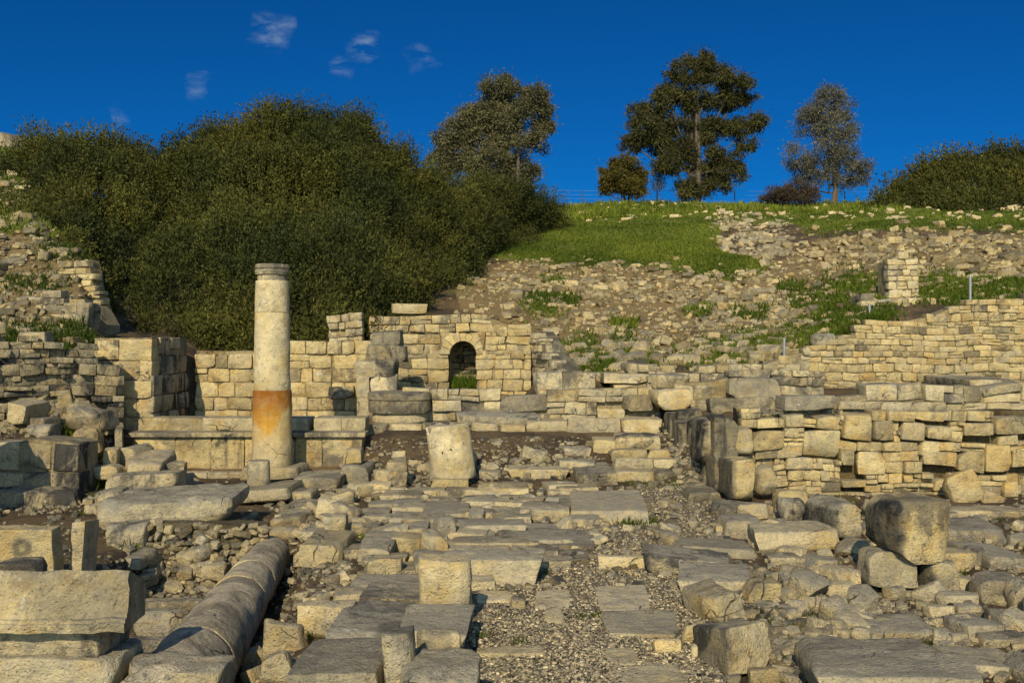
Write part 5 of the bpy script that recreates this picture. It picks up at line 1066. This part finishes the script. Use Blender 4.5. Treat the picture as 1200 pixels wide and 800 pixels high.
# ------------------------------------------------------------------ thickets
def thicket(name, label, T, Bt, YB, YT, n, seed, mat, LL=(.3, .75), wig=1.0, leaf=(.16, .055), back=6.0, per=13):
    R = np.random.RandomState(seed); root = thing(name, label, 'thicket', (0, 0, 0))
    u0, u1 = T[0][0], T[-1][0]
    f = lambda tab, u: np.interp(u, [q[0] for q in tab], [q[1] for q in tab])
    def surf(u, s):
        t, bt, yb, yt = f(T, u), f(Bt, u), f(YB, u), f(YT, u); sc = np.clip(s, 0, 1); ex = np.maximum(s - 1, 0)
        Yv = yb + (yt - yb) * (.25 * sc + .75 * sc ** 1.9) + ex * back * 2.5; py = bt + (t - bt) * sc
        x = (u - 600) / F * Yv; z = CZ - (py - 400) / F * Yv - ex * back * 1.2
        return np.stack([x, Yv, z], 1)
    gu, gs = np.linspace(u0, u1, 161), np.linspace(0, 1.3, 66); G = surf(*[q.ravel() for q in np.meshgrid((gu[1:] + gu[:-1]) / 2, (gs[1:] + gs[:-1]) / 2)])
    mu, ms_ = np.meshgrid((gu[1:] + gu[:-1]) / 2, (gs[1:] + gs[:-1]) / 2); mu, ms_ = mu.ravel(), ms_.ravel(); du, ds = gu[1] - gu[0], gs[1] - gs[0]
    ar = np.linalg.norm(np.cross(surf(mu + du, ms_) - G, surf(mu, ms_ + ds) - G), axis=1) / G[:, 1] ** .6 * np.where(ms_ > 1, .5, 1 + 2.8 * (ms_ > .8)); pk = R.choice(len(ar), n, p=ar / ar.sum())
    u = mu[pk] + R.uniform(-.5, .5, n) * du; s = ms_[pk] + R.uniform(-.5, .5, n) * ds; s = np.maximum(s, 0)
    P = surf(u, s); e = .6
    N = np.cross(surf(u + 3, s) - P, surf(u, s + .02) - P); N /= np.maximum(np.linalg.norm(N, axis=1, keepdims=True), 1e-9); N = np.where((N @ np.array([0, -.5, .87]))[:, None] < 0, -N, N)
    bump = fbm(P * .55, 3, seed) * wig * .65 + fbm(P * 1.7, 2, seed + 3) * .3 * wig
    P = P + N * bump[:, None] - N * (R.rand(n) ** 2 * .7)[:, None] - N * .55 - np.array([0, 0, .55])
    D = N * .55 + np.array([0, -.05, .75]) + R.normal(0, .33, (n, 3)); D /= np.linalg.norm(D, axis=1, keepdims=True)
    Ls = R.uniform(*LL, n) * (1 + .7 * (s > .93))
    tt = R.uniform(.1, 1, (n, per)); base = P[:, None] + D[:, None] * (Ls[:, None] * tt)[..., None] + R.normal(0, .045, (n, per, 3))
    ld = D[:, None] * .8 + R.normal(0, .55, (n, per, 3)); val = R.uniform(.65, 1.25, n) * (1 + .25 * fbm(P * .8, 2, seed + 9)); mixv = np.clip(.45 + .5 * fbm(P * .5, 2, seed + 5) + R.normal(0, .18, n), 0, 1)
    tn = np.stack([np.repeat(val, per) * R.uniform(.8, 1.2, n * per), np.repeat(mixv, per), np.zeros(n * per), np.ones(n * per)], 1)
    leaves_mesh('foliage', base.reshape(-1, 3), ld.reshape(-1, 3), leaf[0] * R.uniform(.6, 1.3, n * per), leaf[1] * R.uniform(.7, 1.3, n * per), tn, mat, root, R=R)
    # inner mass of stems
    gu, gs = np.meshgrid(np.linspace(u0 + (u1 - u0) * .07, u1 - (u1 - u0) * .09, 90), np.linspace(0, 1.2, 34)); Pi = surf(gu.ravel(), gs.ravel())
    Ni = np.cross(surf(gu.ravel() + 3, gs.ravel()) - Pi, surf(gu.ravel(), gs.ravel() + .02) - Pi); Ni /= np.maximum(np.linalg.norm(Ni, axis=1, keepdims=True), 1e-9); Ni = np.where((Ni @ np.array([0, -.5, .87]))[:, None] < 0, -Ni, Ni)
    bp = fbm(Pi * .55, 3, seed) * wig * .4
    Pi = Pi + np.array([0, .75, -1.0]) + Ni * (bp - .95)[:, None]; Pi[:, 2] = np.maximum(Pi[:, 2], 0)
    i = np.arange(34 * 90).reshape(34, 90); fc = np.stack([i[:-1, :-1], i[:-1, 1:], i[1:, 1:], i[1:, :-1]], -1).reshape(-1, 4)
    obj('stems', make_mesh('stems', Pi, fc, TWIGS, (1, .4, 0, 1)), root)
thicket('shrub_thicket', 'huge dark green evergreen thicket covering the slope behind the column',
        [(-60, 212), (-25, 190), (-5, 176), (18, 163), (45, 152), (90, 150), (140, 142), (180, 146), (230, 136), (280, 122), (330, 113), (380, 116), (420, 128), (450, 156), (490, 182), (520, 190), (560, 194), (600, 203), (640, 226), (668, 258)],
        [(-60, 304), (-15, 296), (0, 294), (60, 298), (90, 292), (108, 322), (125, 372), (150, 400), (240, 412), (300, 408), (380, 396), (425, 372), (440, 362), (490, 356), (520, 338), (545, 315), (600, 300), (640, 290), (668, 276)],
        [(-60, 20.7), (0, 20.7), (105, 20.8), (150, 20.4), (240, 20), (425, 20.3), (440, 21.5), (490, 23), (540, 28), (600, 34), (660, 41)],
        [(-60, 31), (90, 30), (330, 31), (450, 33), (520, 36), (600, 39), (660, 43)], 42000, 3, THICKET, leaf=(.108, .036), per=19)
thicket('hilltop_thicket', 'dark bushy thicket on the hilltop at the right edge',
        [(1010, 236), (1035, 216), (1055, 201), (1080, 186), (1110, 179), (1140, 179), (1160, 169), (1200, 165), (1280, 160)],
        [(1015, 241), (1060, 237), (1130, 240), (1200, 245), (1280, 248)], [(1015, 50), (1280, 46)], [(1015, 51.5), (1060, 54), (1280, 53)], 7500, 8, THICKET, LL=(.4, 1.0), wig=.7, leaf=(.2, .065), back=3.0, per=12)

# ------------------------------------------------------------------ trees
def tree(name, label, px, pyb, Yt, clumps, leafmat, seed, n_leaf, leaf=(.26, .07), trunk=.22, droop=.2, sub=(10, .42), stems=1, spread=.6, cat='tree', twig=.6, dens=1.0):
    R = np.random.RandomState(seed); base = at(px, pyb, Yt); base[2] = gz(base[0], base[1]) - .1
    root = thing(name, label, cat, tuple(base)); k = Yt / F
    ex = []
    for c in clumps:
        for q in range(2):
            an = R.uniform(0, 6.3); f_ = R.uniform(.75, 1.15); ex.append((c[0] + math.cos(an) * c[2] * f_, c[1] + math.sin(an) * c[3] * f_, c[2] * R.uniform(.4, .65), c[3] * R.uniform(.4, .65)))
    n0 = len(clumps); clumps = list(clumps) + ex
    C = np.array([((c[0] - px) * k, R.uniform(-.8, .8) * spread * max(c[2], c[3]) * k * 1.3, (pyb - c[1]) * k) for c in clumps]); Rd = np.array([(c[2] * k, (c[2] + c[3]) / 2 * k, c[3] * k) for c in clumps]) * 1.12; trunk *= .62; sub = (sub[0] * 2, sub[1] * .72)
    H = C[:, 2].max(); tb = Bag()
    for st in range(stems):
        off = np.array([R.normal(0, .12), R.normal(0, .12), 0]) * (stems > 1) * 2
        tp = np.array([R.normal(0, .15), R.normal(0, .15), H * .52]); pts = [off, off * 1.2 + tp * .25 + R.normal(0, .05, 3), tp * .6 + off * 1.4 + R.normal(0, .08, 3), tp + off * 1.6, np.array([C[np.argmax(C[:, 2])][0] * .8, 0, H * .85])]
        V, fc = tube(pts, [trunk * 1.25, trunk, trunk * .75, trunk * .5, trunk * .14], 8); tb.add(V, fc, (1, .5, 0, 1))
    tp = np.array([0, 0, H * .55]); subs = []
    for ci, (c, r) in enumerate(zip(C, Rd)):
        h0 = np.clip(c[2] * R.uniform(.3, .6), .1 * H, H * .6); a = np.array([tp[0] * h0 / H, 0, h0])
        mid = a * .45 + c * .55 + np.array([0, 0, -.05 * H]) + R.normal(0, .12, 3) * r; V, fc = tube([a, mid, c], [trunk * .42, trunk * .26, trunk * .1], 6)
        if ci < n0: tb.add(V, fc, (1, .5, 0, 1))
        for q in range(sub[0] if ci < n0 else sub[0] // 2):
            d = R.normal(0, 1, 3); d /= np.linalg.norm(d); s = c + d * r * R.uniform(.45, 1) ; subs.append((s, r.mean() * sub[1] * R.uniform(.6, 1.25)))
            if q < 6 and ci < n0:
                V, fc = tube([mid * .3 + c * .7, (c + s) / 2 + R.normal(0, .1, 3) * r, s], [trunk * .12, trunk * .08, trunk * .03], 4); tb.add(V, fc, (1, .5, 0, 1))
    obj('trunk', tb.mesh('trunk', BARK), root)
    S_ = np.array([s[0] for s in subs]); sr = np.array([s[1] for s in subs]); w = sr ** 2; w /= w.sum(); idx = R.choice(len(subs), n_leaf, p=w)
    g = R.normal(0, 1, (n_leaf, 3)); g /= np.linalg.norm(g, axis=1, keepdims=True); rad = R.rand(n_leaf) ** .6 * 1.25
    P = S_[idx] + g * (rad * sr[idx])[:, None] * np.array([1.1, 1.1, .8]); P += R.normal(0, .16, (n_leaf, 3)) * (R.rand(n_leaf) < .3)[:, None]; P[:, 2] -= droop * np.abs(R.normal(0, 1, n_leaf)) * sr[idx] * 1.1
    D = g * .7 + R.normal(0, .6, (n_leaf, 3)) + np.array([0, 0, -droop * 2 + .25])
    sv = R.uniform(.75, 1.2, len(subs)); sm = R.uniform(.1, .9, len(subs))
    t = np.stack([sv[idx] * R.uniform(.75, 1.25, n_leaf), np.clip(sm[idx] + R.normal(0, .15, n_leaf), 0, 1), np.zeros(n_leaf), np.ones(n_leaf)], 1)
    leaves_mesh('crown', P, D, leaf[0] * R.uniform(.6, 1.3, n_leaf), leaf[1] * R.uniform(.7, 1.3, n_leaf), t, leafmat, root, R=R)
    return root
Zc = lambda L, ox, oy, s: [(ox + a / s, oy + b_ / s, c / s, d / s) for a, b_, c, d in L]
tree('tall_tree', 'tallest dark tree with ragged drooping foliage on the hilltop', 810, 238, 56.5, Zc([(505, 85, 50, 28), (450, 135, 55, 32), (560, 130, 55, 36), (620, 160, 60, 26), (400, 215, 46, 40), (470, 220, 55, 44), (580, 225, 60, 32), (645, 215, 45, 20), (300, 270, 36, 34), (320, 335, 60, 42), (385, 310, 46, 36), (620, 310, 75, 30), (700, 300, 36, 34), (675, 385, 26, 28), (450, 385, 70, 40), (400, 440, 50, 40), (540, 430, 75, 38), (620, 465, 45, 40), (560, 510, 50, 34), (480, 535, 46, 36), (270, 380, 30, 30), (345, 300, 40, 36), (352, 245, 34, 36), (370, 365, 50, 34), (520, 330, 60, 40)], 650, 40, 3), DARKLEAF, 5, 74000, (.24, .055), .28, .35, (9, .40), stems=2)
tree('grey_tree', 'slender grey-green tree with thin see-through foliage on the hilltop', 971, 235, 55.5, Zc([(965, 185, 40, 30), (930, 235, 55, 42), (1010, 240, 48, 45), (900, 305, 52, 44), (980, 315, 70, 52), (1040, 330, 30, 36), (860, 415, 52, 46), (940, 405, 65, 52), (1030, 425, 55, 42), (1075, 450, 42, 40), (890, 475, 55, 36), (1040, 500, 45, 24), (960, 480, 46, 30)], 650, 40, 3), GREYLEAF, 7, 24000, (.2, .042), .2, .25, (12, .42), stems=2)
tree('olive_tree', 'broad olive-grey tree rising behind the thicket', 588, 262, 48, Zc([(680, 155, 70, 42), (630, 215, 80, 50), (560, 265, 60, 50), (740, 250, 80, 60), (820, 190, 46, 44), (845, 255, 46, 46), (865, 300, 30, 20), (640, 330, 100, 60), (760, 365, 90, 66), (540, 395, 70, 56), (480, 350, 50, 40), (640, 440, 95, 60), (785, 470, 60, 50), (450, 435, 56, 50), (690, 500, 80, 46)], 380, 60, 3.333), OLIVELEAF, 9, 80000, (.18, .046), .22, .15, (10, .42), stems=3)
tree('dark_shrub_tree', 'small dark tree between the thicket top and the broad olive-grey tree', 474, 205, 40, Zc([(265, 310, 34, 34), (320, 330, 34, 42), (400, 365, 36, 24), (385, 420, 36, 40), (330, 400, 40, 40), (280, 370, 40, 40)], 380, 60, 3.333), DARKLEAF, 11, 11000, (.17, .05), .1, .15, (9, .45), stems=2)
tree('round_tree', 'low round yellow-green tree left of the tallest tree', 730, 238, 55.5, Zc([(238, 452, 44, 26), (195, 495, 34, 32), (285, 495, 34, 32), (240, 515, 50, 34), (185, 535, 24, 22), (295, 532, 28, 22)], 650, 40, 3), GOLDLEAF, 13, 20000, (.16, .055), .12, .05, (12, .40), stems=3)
tree('brown_shrub', 'low brownish shrub at the foot of the slender grey-green tree', 905, 237, 54.5, Zc([(780, 545, 50, 22), (850, 530, 46, 26), (740, 565, 30, 14), (900, 545, 36, 26), (830, 565, 60, 14)], 650, 40, 3), PURPLELEAF, 15, 8000, (.22, .035), .05, -.2, (9, .5), stems=3, cat='shrub')
tree('thin_sapling', 'thin sapling between the round tree and the tallest tree', 772, 238, 57, Zc([(365, 490, 24, 26), (360, 520, 20, 18), (380, 470, 22, 18)], 650, 40, 3), GREYLEAF, 17, 900, (.2, .04), .05, .1, (8, .5))

# ------------------------------------------------------------------ fence and posts
root = thing('wire_fence', 'thin wire fence along the hill crest behind the trees', 'fence', (0, 0, 0)); tops = []
for px in (590, 637, 682, 728, 770, 815, 861, 925, 990, 1040, 1090):
    Yf = 58.2; x = X(px, Yf); z = gz(x, Yf); h = Z(217, Yf) - Z(238, Yf)
    V, fc = tube([(x, Yf, z - .2), (x, Yf, z + h)], [.035, .03], 6); bg = Bag(); bg.add(V, fc); obj('post', bg.mesh('post', RUST), root); tops.append((x, z, h))
for q in (.25, .5, .72, .95):
    V, fc = tube([(x, 58.2, z + h * q) for x, z, h in tops], [.005] * len(tops), 4); bg = Bag(); bg.add(V, fc); obj('wire', bg.mesh('wire', STEEL), root)
for px, y0, y1, Yp, lab in ((858, 423, 444, 19.6, 'short grey metal post behind the ruined cross wall'), (919, 397, 426, 20.0, 'grey metal post left of the rounded boulder on the wall'), (1019, 357, 394, 21.0, 'tall grey metal post at the top of the retaining wall, below the masonry pillar'), (1137, 325, 357, 20.9, 'grey metal post on the highest part of the retaining wall')):
    p0 = at(px, y1, Yp); h = Z(y0, Yp) - p0[2]; root = thing('metal_post', lab, 'post', tuple(p0), 'grey metal posts along the retaining walls')
    V, fc = tube([(0, 0, -.25), (0, 0, h * .5), (.0, 0, h)], [.028] * 3, 8); bg = Bag(); bg.add(V, fc); bg.add(V[-8:] + 0, np.arange(8)[None]); obj('shaft', bg.mesh('shaft', STEEL), root)
    V, fc = tube([(0, 0, h), (0, 0, h + .02)], [.034, .03], 8); bg = Bag(); bg.add(V, fc); bg.add(V[-8:] + 0, np.arange(8)[None]); obj('cap', bg.mesh('cap', STEEL), root)
